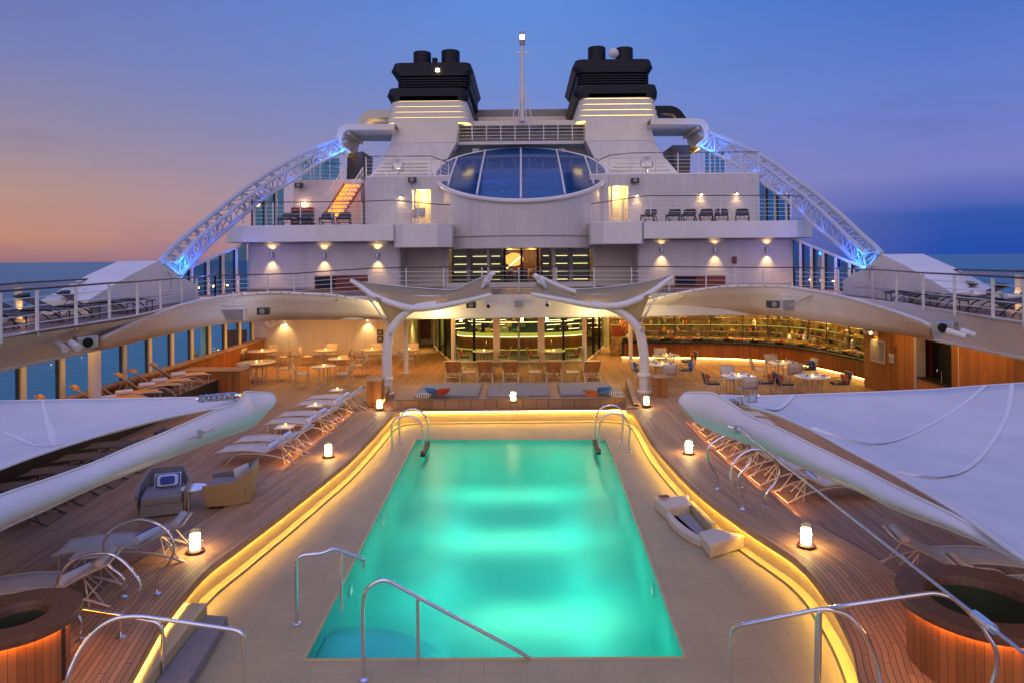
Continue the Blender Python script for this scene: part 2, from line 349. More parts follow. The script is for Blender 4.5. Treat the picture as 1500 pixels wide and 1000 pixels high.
mid_ = sky_ramp([(0, (150, 130, 160)), (.06, (150, 138, 180)), (.14, (132, 138, 196)), (.24, (112, 140, 208)), (.34, (96, 140, 218)), (.6, (108, 132, 220)), (1, (128, 150, 236))])
east = sky_ramp([(0, (36, 76, 170)), (.05, (54, 88, 172)), (.06, (84, 102, 182)), (.1, (122, 126, 194)), (.2, (104, 128, 204)), (.34, (66, 110, 198)), (.6, (100, 122, 212)), (1, (128, 150, 236))])
hx = wm('DIVIDE', sp.outputs[0], wm('SQRT', wm('ADD', wm('MULTIPLY', sp.outputs[0], sp.outputs[0]), wm('ADD', wm('MULTIPLY', sp.outputs[1], sp.outputs[1]), 1e-4))))
def wmix(f, a, b):
    n = N.new('ShaderNodeMix'); n.data_type = 'RGBA'; L.new(f, n.inputs[0]); L.new(a, n.inputs[6]); L.new(b, n.inputs[7]); return n.outputs[2]
f1 = wm('MULTIPLY_ADD', hx, 1.75, 1.05, True); f2 = wm('MULTIPLY_ADD', hx, 2.0, -.05, True)
front = wmix(f2, wmix(f1, west, mid_), east)
back = N.new('ShaderNodeRGB'); back.outputs[0].default_value = (*srgb(146, 138, 164), 1)
fb = wm('MULTIPLY_ADD', sp.outputs[1], -1.2, .3, True)
cn1 = N.new('ShaderNodeTexNoise'); cmp_ = N.new('ShaderNodeMapping'); cmp_.inputs['Scale'].default_value = (2.2, 2.2, 13); L.new(tc.outputs['Generated'], cmp_.inputs[0]); L.new(cmp_.outputs[0], cn1.inputs['Vector']); cn1.inputs['Scale'].default_value = 1.3; cn1.inputs['Detail'].default_value = 7; cn1.inputs['Roughness'].default_value = .6
cfac = wm('MULTIPLY', wm('MULTIPLY_ADD', cn1.outputs[0], 5, -2.8, True), .26)
cc_ = N.new('ShaderNodeRGB'); cc_.outputs[0].default_value = (*srgb(92, 88, 140), 1)
L.new(wmix(cfac, wmix(fb, front, back.outputs[0]), cc_.outputs[0]), bg.inputs[0])
st_ = wm('ADD', wm('ADD', wm('MULTIPLY', wm('MULTIPLY_ADD', sp.outputs[2], 2.2, -.9, True), .22), 1.0), wm('MULTIPLY', wm('MULTIPLY_ADD', sp.outputs[1], -1.6, -.1, True), .9)); L.new(st_, bg.inputs[1])  # unseen sky overhead and behind the camera brightened to light the surfaces
# added soft warm fill from above and behind the camera; no sun stands there
sd = bpy.data.lights.new('sun', 'SUN'); so = bpy.data.objects.new('sun', sd); col.objects.link(so); sd.energy = .55; sd.angle = R(80); sd.color = (1, .74, .52)
so.rotation_euler = V((.2, .9, -.9)).to_track_quat('-Z', 'Y').to_euler()
s = MB(); n = 96; rr = [0, 60, 200, 700, 2500, 9000, 30000, 60000]
s.lathe([(max(r, .01), 0) for r in rr], (0, 0, -20), n, cap=False)
struct(s, 'sea', 'sea', 'open blue sea around the ship at dusk')
# ------------------------------------------------------------------ decks and pool recess
LT = [(4, -3.6), (5, -4.1), (7, -4.7), (8.4, -4.98), (9.15, -5.15), (9.9, -5.3), (11.35, -5.42), (12.5, -5.27), (13.96, -5.06), (15.7, -4.84), (17.7, -4.62), (20.2, -4.52), (22.3, -4.5), (23.0, -4.38), (23.4, -4.1), (23.55, -3.7)]
RT = [(4, 2.9), (5, 3.2), (7, 3.75), (8.37, 4.14), (9.1, 4.4), (10.3, 4.62), (11.6, 4.66), (13.2, 4.24), (15.3, 3.84), (18.5, 3.62), (21, 3.66), (22.4, 3.68), (23.0, 3.58), (23.4, 3.3), (23.55, 2.9)]
Lc = [V((x, y, 0)) for x, y, _ in smooth_path([(x, y, 0) for y, x in LT], 5)]
Rc = [V((x, y, 0)) for x, y, _ in smooth_path([(x, y, 0) for y, x in RT], 5)]
outline = Lc + Rc[::-1]
def normal2(pts, i):
    t = pts[min(i+1, len(pts)-1)]-pts[max(i-1, 0)]; t.z = 0; t.normalize(); return V((-t.y, t.x, 0))
def offs(pts, d, sgn): return [p+normal2(pts, i)*d*sgn for i, p in enumerate(pts)]
WID = 1.3
def surround(pts, sgn, name, lab):
    k = [i for i, p in enumerate(pts) if p.y < 23.2]; pts2 = [pts[i] for i in k]
    inn = offs(pts2, -.07, sgn); out = [V((p.x+(-WID if sgn > 0 else WID), p.y, 0)) for p in pts2]
    s = MB(); nn = 9; rows = []; uvs = []; d = 0
    for i in range(len(inn)):
        if i: d += (pts2[i]-pts2[i-1]).length
        rows.append([inn[i].lerp(out[i], j/(nn-1))+V((0, 0, .045)) for j in range(nn)])
        uvs += [(WID*1.05*j/(nn-1), d) for j in range(nn)]
    s.grid(rows); n0 = len(s.v)
    s.grid([[p+V((0, 0, .045)), p+V((0, 0, -.085))] for p in inn])
    uvs += [u for i in range(len(inn)) for u in ((.02, uvs[i*nn][1]), (.08, uvs[i*nn][1]))]
    s.grid([[p+V((0, 0, -.05)), p+V((0, 0, -.05))+(q-p).normalized()*.12] for p, q in zip(inn, out)]); uvs += [(.03, 0)]*(2*len(inn))
    s.grid([[p+V((0, 0, .045)), p+V((0, 0, -.02))] for p in out]); uvs += [(.03, 0)]*(2*len(inn))
    return struct(s, name, 'surround_teak', lab, uv=lambda co, i: uvs[i])
surround(Lc, 1, 'path_left', 'curved teak surround along the left side of the pool recess')
surround(Rc, -1, 'path_right', 'curved teak surround along the right side of the pool recess')
s = MB()
s.grid([[V((p.x-.6, p.y, 0)), V((-15.2, p.y, 0))] for p in Lc]); s.grid([[V((15.2, p.y, 0)), V((p.x+.6, p.y, 0))] for p in Rc])
s.add([(-15.2, 23.552, 0), (15.2, 23.552, 0), (15.2, 46, 0), (-15.2, 46, 0)], [(0, 1, 2, 3)])
struct(s, 'floor', 'deck_teak', 'teak planked pool deck')
struct(MB().bb(-14.14, -11.9, 8, 26.6, .003, .62), 'raised_floor', 'surround_teak2', 'raised teak platform under the left windows')
FZ = -.45
B = [PZ(447, 967, FZ-.02), PZ(1003, 964, FZ-.02), PZ(888, 645, FZ-.02), PZ(609, 645, FZ-.02)]
B = [V((p.x, p.y, FZ)) for p in B]
from mathutils.geometry import tessellate_polygon
ol = [V((p.x, p.y, FZ)) for p in outline]
allp = ol+B
tr = tessellate_polygon([ol, B])
s = MB(); s.add(allp, tr); struct(s, 'pool_floor', 'pool_tile', 'sunken tiled apron around the pool')
# recess wall with a ledge and drain line at its foot
s = MB(); s.grid([[p+V((0, 0, -.012)), V((p.x, p.y, FZ+.03))] for p in outline]); struct(s, 'wall_pool_recess', 'pool_white', 'low cream wall of the pool recess lit by a hidden strip')
cen = V((-.37, 14, 0))
inn1 = [p+normal2(outline, i)*-.03 for i, p in enumerate(outline)]; inn2 = [p+normal2(outline, i)*-.16 for i, p in enumerate(outline)]
s = MB(); s.grid([[V((a.x, a.y, FZ+.035)), V((b.x, b.y, FZ+.035)), V((b.x, b.y, FZ+.002))] for a, b in zip(outline, inn2)])
struct(s, 'kerb', 'pool_white', 'narrow kerb at the foot of the recess wall')
i3 = [p+normal2(outline, i)*-.19 for i, p in enumerate(outline)]; s = MB(); s.grid([[V((a.x, a.y, FZ+.004)), V((b.x, b.y, FZ+.004))] for a, b in zip(inn2, i3)])
struct(s, 'drain_line', 'charcoal', 'dark drain slot around the pool apron')
pts = [p+normal2(outline, i)*-.048+V((0, 0, -.068)) for i, p in enumerate(outline)]
s = MB().tube(pts, .011, 5); tag(s.build('light_strip', 'warm_led'), 'warm light strip hidden under the teak edge of the pool recess', 'light strip')
# far edge: step face under the sunbed
s = MB().bb(-5.0, 3.95, 23.49, 23.56, -.05, .0)
struct(s, 'step_edge', 'bench_teak', 'teak nosing below the far sunbed')
# basin
dz = 1.3
s = MB(); low = [V((p.x, p.y, FZ-dz)) for p in B]
s.add(B+low, [(0, 1, 5, 4), (1, 2, 6, 5), (2, 3, 7, 6), (3, 0, 4, 7), (4, 5, 6, 7)])
struct(s, 'pool_basin', 'basin_tile', 'green lit basin of the swimming pool')
s = MB(); b0 = B[0]
for r_, z_ in ((2.3, -1.1), (1.8, -.9), (1.25, -.72)):
    arc = [(b0.x+r_*cos(a), b0.y+r_*.9*sin(a)) for a in [pi/2*i/14 for i in range(15)]]
    s.prism([(b0.x+.01, b0.y+.01)]+arc, FZ-dz, z_)
struct(s, 'pool_steps', 'basin_tile', 'round steps under water in the near left corner of the pool')
s = MB(); s.add([p+V((0, 0, -.045)) for p in B], [(0, 1, 2, 3)]); struct(s, 'water', 'pool_water', 'water of the swimming pool')
s = MB(); cc = sum(B, V())/4
def rim(a): return [p+(p-cc).normalized()*a for p in B]
s.tube([p+V((0, 0, .0)) for p in rim(.03)], .03, 6, closed=True); struct(s, 'pool_rim', 'pool_white', 'pale rounded rim of the pool')
# underwater lamps: each a lens in the side wall
WG = (.8, 1, .62)
lampspots = [(0, 18.6), (0, 15.6), (0, 12.4), (1, 18.6), (1, 15.6), (1, 12.3)]
for side, y in lampspots:
    a, b = (B[0], B[3]) if side == 0 else (B[1], B[2]); t = (y-a.y)/(b.y-a.y); p = a.lerp(b, t)
    sx = 1 if side == 0 else -1
    tg = thing('pool_light', '%s underwater lamp in the %s wall of the pool' % ({18.6: 'farthest', 15.6: 'middle'}.get(y, 'nearest'), 'left' if side == 0 else 'right'), 'pool light', (p.x, p.y, FZ-.35), 'underwater pool lights')
    MB().tube([p+V((0, 0, -.35)), p+V((sx*.03, 0, -.35))], .11, 16).build('housing', 'steel', tg)
    MB().tube([p+V((sx*.031, 0, -.35)), p+V((sx*.04, 0, -.35))], .07, 16).build('lens', 'pool_lens', tg)
    lamp('SPOT', p+V((sx*.15, 0, -.16)), 26 if (side, y) != (0, 12.4) else 5, WG, .03, tg, 84, 1, aim=(sx*1.3, -.1, -1))
for y in (20.2, 17.1, 14, 10.9):
    for x in ((-2, 1.3) if y > 11 else (-.6, 1.3)): lamp('AREA', (x, y, -.56), 17, (.04, .95, .85), .8, name='underwater_fill')  # added area lamps just below the surface, filling the basin with teal
for y, e_ in ((20.0, 15), (16.8, 21), (13.1, 21)):
    l_ = lamp('AREA', (-.3 if y > 14 else .3, y, -.56), e_, (1, 1, .72), name='underwater_band_fill', shape=(2.8, .7)); l_.data.spread = R(95)  # added area lamps, facing down, that lay the pale bands on the floor
l_ = lamp('AREA', (B[0].x+1.1, 10.7, -.52), 3.5, (.01, .3, 1), 2.0, name='underwater_fill')  # added blue lamp that tints the step corner
# ------------------------------------------------------------------ upper deck ring
RT_ = [(-11, 2), (-11, 9), (-11, 14.3), (-10.95, 17), (-11, 19.3), (-11.6, 22), (-12.1, 25), (-11.8, 27.3), (-10.4, 28.5), (-7, 28.6), (-3, 28.6), (0, 28.6), (3, 28.7), (6, 28.8), (9.7, 29), (11.2, 27.5), (11.9, 25), (11.9, 22), (11.75, 20), (11.45, 17.5), (11.25, 15.4), (11.2, 9), (11.2, 2)]
RB_ = [(-12.1, 2), (-12.1, 9), (-12.1, 15.8), (-12.1, 19), (-12.1, 20.5), (-12.15, 22.5), (-12.2, 25), (-12, 27), (-10.4, 28.4), (-7, 28.5), (-3, 28.5), (0, 28.5), (3, 28.6), (6, 28.7), (9.7, 28.9), (11.2, 27), (11.65, 24.5), (11.8, 21.8), (11.85, 20.1), (11.85, 18), (11.8, 15.9), (11.8, 9), (11.8, 2)]
DZ, CZ = 3.6, 2.75
top = smooth_path([(x, y, DZ+.06) for x, y in RT_], 4); bot = smooth_path([(x, y, CZ) for x, y in RB_], 4)
s = MB(); s.grid([[t+(V((0, -.0, 0))), t.lerp(b, .5)+V((0, 0, .06)), b] for t, b in zip(top, bot)])
struct(s, 'wall_fascia', 'fascia_paint', 'white curved fascia below the upper deck', smooth=True)
s = MB().tube([b+V((0, 0, -.02)) for b in bot], .05, 6); struct(s, 'fascia_lip', 'cream_paint', 'rounded lower edge of the white fascia', smooth=True)
def outer(p):
    if p.y < 26.5: return V((-15.2 if p.x < 0 else 15.2, p.y, p.z))
    return V((max(-15.2, min(15.2, p.x*1.27)), 46, p.z)) if abs(p.x) < 11.9 else V((-15.2 if p.x < 0 else 15.2, 26.5+(p.y-26.5)*9, p.z))
def floor_ring(pts, z):
    return [[V((p.x, p.y, z)), V((outer(p).x, min(46, outer(p).y), z))] for p in pts]
s = MB().grid(floor_ring([V((t.x, t.y, 0)) for t in top], DZ)); struct(s, 'upper_floor', 'upper_teak', 'planked floor of the upper deck')
s = MB().grid([[t, t+(outer(t)-t).normalized()*.13, V((*(t+(outer(t)-t).normalized()*.13).xy, DZ+.003))] for t in top]); struct(s, 'waterway', 'white_paint', 'white margin of the upper deck edge')
s = MB().grid(floor_ring([V((b.x, b.y, 0)) for b in bot], CZ+.02)); struct(s, 'ceiling', 'cream_paint', 'cream ceiling over the pool deck sides')
# arched awnings rising over the opening on both sides
lipL = [(143, 496, 18), (170, 483, 19), (200, 469, 20), (235, 456, 22), (270, 445, 24.5), (315, 436, 27), (365, 431, 27.9), (404, 429, 27.9), (431, 430, 27.9), (485, 432.5, 27.9), (512, 437, 28), (550, 444, 28.1), (566, 451, 28.3), (582, 463, 28.45)]
botL = [(143, 511), (170, 505), (200, 498), (235, 490), (270, 483), (315, 475), (365, 470), (404, 467.5), (431, 467), (485, 466.5), (512, 466), (550, 466), (566, 466), (582, 466)]
lipR = [(937, 458, 28.7), (941, 445, 28.5), (966, 436.5, 28.3), (1007, 427.5, 28.1), (1047, 421.5, 28.1), (1074, 419.6, 28.1), (1112, 419, 28.1), (1150, 419.7, 27.6), (1181, 424, 26.5), (1235, 434, 24), (1289, 448.6, 21.6), (1343, 466, 19.2), (1368, 477, 18.2)]
botR = [(937, 459), (941, 459), (966, 459), (1007, 459), (1047, 459), (1074, 459), (1112, 460), (1150, 463), (1181, 467), (1235, 475), (1289, 483.5), (1343, 492.5), (1368, 497)]
for nm, lip, bt, lab in (('arched_awning', lipL, botL, 'cream arched awning rising over the left dining area'), ('arched_awning', lipR, botR, 'cream arched awning rising over the buffet')):
    tp = smooth_path([PY(x, y, Y) for x, y, Y in lip], 4); bp_ = smooth_path([PZ(x, y+1, CZ-.03) for x, y in bt], 4)
    if lip is lipL: pass
    cd_ = [(V((0, 19, 0))-V((a.x, a.y, 0))).normalized() for a in tp]
    bp_ = [b+d_*.12*sin(pi*min(1, max(0, i/(len(tp)-1)))) ** .3 for i, (b, d_) in enumerate(zip(bp_, cd_))]
    s = MB(); s.grid([[a+d_*.1, a.lerp(b, .3)+d_*.06, a.lerp(b, .65)+d_*.04, b] for a, b, d_ in zip(tp, bp_, cd_)]); tp = [a+d_*.1 for a, d_ in zip(tp, cd_)]
    o = s.build(nm, 'cream_paint', smooth=True, solid=.03); tag(o, lab, 'awning', 'arched awnings')
    e = MB().tube(tp, .055, 7).build('rim', 'white_paint', o, smooth=True)
    for i in range(3, len(tp)-3, 2): MB().box(tp[i]+V((0, -.05, .01)), (.07, .04, .05)).build('bolt', 'grey_trim', o)
    for i in (12, len(tp)-16):
        p = tp[i].lerp(bp_[i], .15)+V((0, -.02, 0)); MB().tube([p, p+V((-.7, .5, -.45))], .035, 6).build('strut', 'frame_metal', o)
# ------------------------------------------------------------------ guard rails
def railing(pts, h, name, lab, bars=5, post=1, wood=True, pr=.03, rr_=.035, group='white guard rails', br=.011, every=1):
    """pts = handrail line; posts drop h below it"""
    c = pts[len(pts)//2]; t = thing(name, lab, 'railing', (c.x, c.y, c.z-h), group)
    MB().tube(pts, rr_, 8, flat=.7).build('handrail', 'handrail_wood' if wood else 'white_paint', t, smooth=True)
    for k in range(1, bars+1):
        MB().tube([p+V((0, 0, -h*k/(bars+.6))) for p in pts], br, 5).build('bar', 'white_paint', t, smooth=True)
    for p in pts[::every]: MB().bb(p.x-pr*.8, p.x+pr*.8, p.y-pr, p.y+pr, p.z-h, p.z-rr_).build('post', 'white_paint', t)
    return t
Lr = [(-150, 437, 11.2), (-60, 432, 13.2), (0, 427, 14.2), (54, 423, 15.5), (111, 419, 16.9), (160, 415, 18.4), (201, 413, 19.9), (235, 410, 22), (266, 407.5, 25), (288, 406, 26.5), (315, 404, 29), (350, 403, 30.3), (392, 402, 30.6), (431, 401, 30.6), (485, 397, 30.6), (540, 393.5, 30.6), (595, 392, 30.6), (650, 391.5, 30.6), (706, 391, 30.6), (760, 391, 30.6), (815, 391, 30.6), (870, 391, 30.6), (925, 391, 30.6), (980, 391, 30.6), (1034, 391.5, 30.6), (1076, 391.7, 30.6), (1118, 392, 30.6), (1163, 392, 30), (1203, 393, 29.2), (1228, 393, 28.7), (1251, 394, 27.2), (1278, 395, 24.8), (1313, 397, 22), (1352, 400, 20), (1398, 402, 18.1), (1454, 405, 16.6), (1500, 407.5, 15.4), (1560, 411, 14), (1650, 416, 12.2)]
P3 = [PY(*q) for q in Lr]
railing(P3[:11], 1.08, 'guard_rail', 'white rail with dark handrail along the left edge of the upper deck')
railing(P3[10:28], 1.1, 'guard_rail', 'white rail with dark handrail across the front of the upper glass doors')
railing(P3[27:], 1.1, 'guard_rail', 'white rail with dark handrail along the right edge of the upper deck')
# outer bulwark rails at the ship's side
def orail(pix, lab):
    pts = [PY(*q) for q in pix]; t = thing('side_rail', lab, 'railing', pts[0]+V((0, 0, -1.2)), 'outer side rails')
    MB().tube(pts, .05, 8, flat=.6).build('handrail', 'handrail_wood', t); MB().tube([p+V((0, 0, -.09)) for p in pts], .03, 6).build('bar', 'frame_metal', t)
    for p in pts[1:-1]:
        MB().tube([p+V((0, 0, -.1)), p+V((0, 0, -1.15))], .1, 8).build('post', 'cream_paint', t)
        l = lamp('POINT', p+V((-.25 if p.x > 0 else .25, -.15, -.75)), 6, WARM, .03, t)
    for a, b in zip(pts, pts[1:]):
        MB().add([a+V((0, 0, -.14)), b+V((0, 0, -.14)), b+V((0, 0, -1.1)), a+V((0, 0, -1.1))], [(0, 1, 2, 3)]).build('glass_panel', 'clear_glass', t)
orail([(-150, 430, 15), (27, 415, 19.2), (131, 409, 22.6), (156, 408, 23.6)], 'outer rail with lit posts behind the loungers on the left')
orail([(1372, 394, 23.8), (1389, 395, 23), (1492, 397.5, 19.3), (1650, 402, 16)], 'outer rail with lit posts behind the loungers on the right')
# white housings in front of the trusses
def housing(sx, x0, x1, lab):
    prof = [(20.6, DZ), (20.6, 4.05), (22.8, 4.75), (24.6, 5.22), (25.5, 4.8), (27.6, 4.2), (27.6, DZ)]
    s = MB(); s.prism(prof, x0, x1, 'x'); o = s.build('vent_housing', 'white_paint', bevel=.02); tag(o, lab, 'vent housing', 'sloped white housings')
    xs = x0 if sx > 0 else x1; e = -.02*sx
    MB().tube([(xs+e, 25.1+.35*cos(a), 4.45+.35*sin(a)) for a in [pi*i/8-pi/2 for i in range(9)]], .012, 4).build('panel_arc', 'grey_trim', o)
    for k in range(6): MB().box((xs+e, 21.2+k*1.0, 3.95), (.012, .9, .012)).build('seam', 'grey_trim', o)
housing(-1, -14.6, -13.15, 'sloped white housing at the foot of the left arch')
housing(1, 12.9, 14.4, 'sloped white housing at the foot of the right arch')
# ------------------------------------------------------------------ superstructure (ship behind the pool)
def W(x0, x1, y0, y1, z0, z1): return MB().bb(x0, x1, y0, y1, z0, z1)
sup = thing('superstructure', 'white stepped superstructure of the ship with balconies around a round drum', 'superstructure', (-.2, 38, 3.6))
def part(mb, name, m, **k): return mb.build(name, m, sup, **k)
Y1 = 36.0
xl, xr = PY(362, 380, Y1).x, PY(1165, 380, Y1).x
xi, xj = PY(587, 380, Y1).x, PY(934, 380, Y1).x
part(W(xl, xi, Y1, 46, DZ, 6.12), 'wall', 'wall_paint', bevel=.15); part(W(xj, xr, Y1, 46, DZ, 6.12), 'wall', 'wall_paint', bevel=.15)
part(W(xi-.3, PY(655, 380, 38).x, 38, 45, DZ, 6.0), 'wall', 'cream_paint'); part(W(PY(871, 380, 38).x, xj+.3, 38, 45, DZ, 6.0), 'wall', 'cream_paint')
# balcony slabs
def slab(pix, z0, z1, back, name='balcony_slab'):
    pts = [PY(x, 350, y) for x, y in pix]; poly = [(p.x, p.y) for p in pts]+[(pts[-1].x, back), (pts[0].x, back)]
    return part(MB().prism(poly, z0, z1), name, 'white_paint', bevel=.03)
slab([(332, 35.6), (356, 34.9), (576, 34.9), (580, 35.5)], 6.12, 6.98, 46)
slab([(577, 35.2), (590, 34.7), (640, 34.7), (662, 35.4)], 5.78, 6.99, 40)
slab([(865, 35.4), (884, 34.7), (940, 34.7), (943, 35.3)], 5.86, 7.0, 40)
slab([(943, 34.9), (1168, 34.9), (1190, 35.6)], 6.12, 6.99, 46)
# level three walls
Y3 = 38.0
a0 = PY(530, 300, Y3).x; a1 = PY(640, 300, Y3).x; b0_ = PY(885, 300, Y3).x; b1 = PY(1113, 300, Y3).x
za = 9.8
def wall_poly(pts, z0, z1, m='wall_paint', bevel=.03, name='wall'): return part(MB().prism(pts, z0, z1), name, m, bevel=bevel)
rc = [(a0+.9-.9*cos(a), Y3+.9-.9*sin(a)) for a in [pi/2*i/6 for i in range(7)]]
dl0, dl1 = PY(604, 300, Y3).x, PY(631, 300, Y3).x; dr0, dr1 = PY(892, 300, Y3).x, PY(920, 300, Y3).x
wall_poly([(a0, 46)]+rc+[(dl0, Y3), (dl0, 46)], 6.98, za)
wall_poly([(dl1, Y3), (a1+.8, Y3), (a1+.8, 46), (dl1, 46)], 6.98, za)
wall_poly([(dl0, Y3), (dl1, Y3), (dl1, 46), (dl0, 46)], 9.05, za)
wall_poly([(b0_-.8, Y3), (dr0, Y3), (dr0, 46), (b0_-.8, 46)], 6.98, za)
wall_poly([(dr1, Y3), (b1, Y3), (b1, 46), (dr1, 46)], 6.98, za)
wall_poly([(dr0, Y3), (dr1, Y3), (dr1, 46), (dr0, 46)], 9.15, za)
# small rounded corners over the two lit doorways and the doors inside
for x0, x1, zt, side in ((dl0, dl1, 9.05, 'left'), (dr0, dr1, 9.15, 'right')):
    d = part(W(x0+.002, x1-.002, Y3+1.1, Y3+1.2, 6.98, zt), 'doorway', 'cream_paint')
    MB().bb(x0+.2, x1-.2, Y3+1.04, Y3+1.1, 7.0, zt-.25).build('door', 'cream_paint', d, bevel=.02)
    MB().bb(x0+.1, x0+.2, Y3-.03, Y3+.05, 6.99, zt).build('frame', 'white_paint', d)
    MB().lathe([(.001, 0), (.09, 0), (.09, .07), (.001, .07)], ((x0+x1)/2, Y3+.5, zt-.08), 12).build('lamp', 'bulb', d)
    lamp('POINT', ((x0+x1)/2, Y3+.45, zt-.35), 75, (1, .62, .16), .08)
# left stair bay, level three
c0 = PY(430, 300, 40.5).x
wall_poly([(c0, 40.5), (PY(529, 300, 40.5).x, 40.5), (PY(529, 300, 40.5).x, 46), (c0, 46)], 6.98, 9.95)
bx = PY(446, 305, 40.5)
rd = thing('red_door', 'small red framed door under a lamp at the head of the left balcony', 'door', (bx.x, 40.4, 7))
MB().bb(bx.x-.75, bx.x+.55, 40.36, 40.49, 7.0, 8.3).build('frame', 'dark_red', rd); MB().bb(bx.x-.45, bx.x+.3, 40.33, 40.36, 7.05, 8.1).build('pane', 'charcoal', rd)
MB().bb(bx.x-.1, bx.x+.1, 40.3, 40.49, 8.42, 8.52).build('lamp', 'bulb', rd); lamp('POINT', (bx.x, 40.15, 8.4), 8, (1, .4, .15), .04, rd)
# stairs
st = thing('stairway', 'orange lit stairway climbing beside the left balcony', 'stairs', PY(497, 322, 37.6), None)
p0, p1 = PY(487, 318, 38.8), PY(518, 270, 39.6); st.location = p0
for i in range(9):
    q = p0.lerp(p1, i/8); MB().box(q, (.95, .3, .05)).build('tread', 'frame_metal', st)
    if i < 8: MB().box(q+V((0, .16, .12)), (.9, .02, .2)).build('riser', 'stair_led', st)
for dx in (-.55, .55):
    MB().tube([p0+V((dx, 0, .0)), p1+V((dx, 0, .0))], .06, 6).build('stringer', 'orange_cloth', st)
    MB().tube([p0+V((dx, 0, .95)), p1+V((dx, 0, .95))], .03, 6).build('handrail', 'white_paint', st)
    MB().bars([(p0.lerp(p1, t)+V((dx, 0, 0)), p0.lerp(p1, t)+V((dx, 0, .95))) for t in [i/10 for i in range(11)]]+[(p0+V((dx, 0, h)), p1+V((dx, 0, h))) for h in (.3, .6)], .015, 4).build('baluster', 'white_paint', st)
lamp('POINT', p0.lerp(p1, .5)+V((0, -.4, .9)), 9, (1, .32, .05), .1, st)
# drum with the tilted skylight
dc = V((PY(763.5, 300, 40).x, 40, 0)); rad = 4.95
def rimz(y): return 8.12+(y-35.05)*(12.35-8.12)/9.9
n = 64; ring = [V((dc.x+rad*cos(2*pi*i/n), dc.y+rad*sin(2*pi*i/n), 0)) for i in range(n)]
s = MB(); vs = [V((p.x, p.y, 5.72)) for p in ring]+[V((p.x, p.y, rimz(p.y)-.1)) for p in ring]
s.add(vs, [(i, (i+1) % n, n+(i+1) % n, n+i) for i in range(n)]+[tuple(range(n))[::-1]])
part(s, 'drum', 'wall_paint', smooth=True)
s = MB().tube([V((p.x, p.y, 6.35)) for p in [dc+(q-dc)*1.003 for q in ring]], .03, 4, closed=True); part(s, 'drum_seam', 'grey_trim')
sk = thing('skylight', 'large tilted oval skylight of dark blue glass on the drum', 'skylight', (dc.x, dc.y, rimz(40)))
rm = [V((p.x, p.y, rimz(p.y)))+(p-dc).normalized()*.04 for p in ring]
MB().tube(rm, .13, 8, closed=True).build('rim', 'white_paint', sk, smooth=True)
cut = [-.82, -.475, -.0, .475, .82]; cs = [-1]+cut+[1]
def dk(u, w): # u across -1..1, w up -1..1 along the tilted disc
    x = dc.x+u*(rad-.1); h = sqrt(max(0, 1-u*u))*(rad-.1); y = dc.y+w*h; return V((x, y, rimz(y)+.1+.25*(1-u*u)*(1-w*w)*.5))
for a, b in zip(cs, cs[1:]):
    rows = []
    for i in range(9):
        u = (a+(b-a)*i/8)*.999; rows.append([dk(u, -1+2*j/12) for j in range(13)])
    MB().grid(rows).build('glass_pane', 'skylight_glass', sk)
for c in cut: MB().tube([dk(c, w)+V((0, 0, .05)) for w in [-1+2*j/12 for j in range(13)]], .06, 6).build('glazing_bar', 'white_paint', sk, smooth=True)
for w in ():
    MB().tube([dk(u*.98, w/max(.35, sqrt(1-u*u*.9)))+V((0, 0, .012)) if abs(w/max(.35, sqrt(1-u*u*.9))) < 1 else dk(u*.98, math.copysign(.99, w)) for u in [-.8+1.6*j/16 for j in range(17)]], .022, 4).build('cross_seam', 'navy', sk)
for u, w in ((-.18, .3), (-.1, .3), (.1, .3), (.18, .3), (-.2, -.85), (-.12, -.85), (.1, -.85), (.2, -.85)):
    MB().blob(dk(u, w)+V((0, 0, .08)), (.022, .022, .02)).build('stud_lamp', 'china', sk)
# level four deck, coaming and casing under the funnels
wall_poly([(PY(535, 260, 38.4).x, 38.4), (a1+.8, 38.4), (a1+.8, 47), (PY(535, 260, 38.4).x, 47)], za, za+.1, 'white_paint', name='deck_edge')
wall_poly([(b0_-.8, 38.4), (b1, 38.4), (b1, 47), (b0_-.8, 47)], za, za+.1, 'white_paint', name='deck_edge')
def casing(pixb, pixt, yb, yt, ybk, name, m='wall_paint'):
    (xa, ya), (xb, _) = pixb; (xc, yc), (xd, _) = pixt
    A, Bq, C_, Dq = PY(xa, ya, yb), PY(xb, ya, yb), PY(xc, yc, yt), PY(xd, yc, yt)
    Bq.z = A.z; Dq.z = C_.z
    vs = [A, Bq, V((Bq.x, ybk, A.z)), V((A.x, ybk, A.z)), C_, Dq, V((Dq.x, ybk, C_.z)), V((C_.x, ybk, C_.z))]
    return part(MB().add(vs, [(0, 1, 2, 3), (4, 5, 6, 7), (0, 1, 5, 4), (1, 2, 6, 5), (2, 3, 7, 6), (3, 0, 4, 7)]), name, m, bevel=.04)
casing(((538, 262), (628, 262)), ((561, 235), (652, 235)), 41.8, 43, 51, 'casing', 'cream_paint')
casing(((560, 235), (655, 235)), ((573, 210), (669, 210)), 43, 43.3, 51, 'casing')
casing(((572, 210), (669, 210)), ((577, 180), (671, 180)), 43.3, 43.4, 52, 'casing', 'cream_paint')
casing(((899, 262), (1000, 262)), ((874, 233), (975, 233)), 41.8, 43, 51, 'casing', 'cream_paint')
casing(((871, 233), (974, 233)), ((858, 207), (958, 207)), 43, 43.3, 51, 'casing')
casing(((857, 207), (958, 207)), ((858, 176), (953, 176)), 43.3, 43.4, 52, 'casing', 'cream_paint')
casing(((640, 262), (885, 262)), ((668, 208.5), (861, 208.5)), 46.2, 45.3, 52, 'casing')
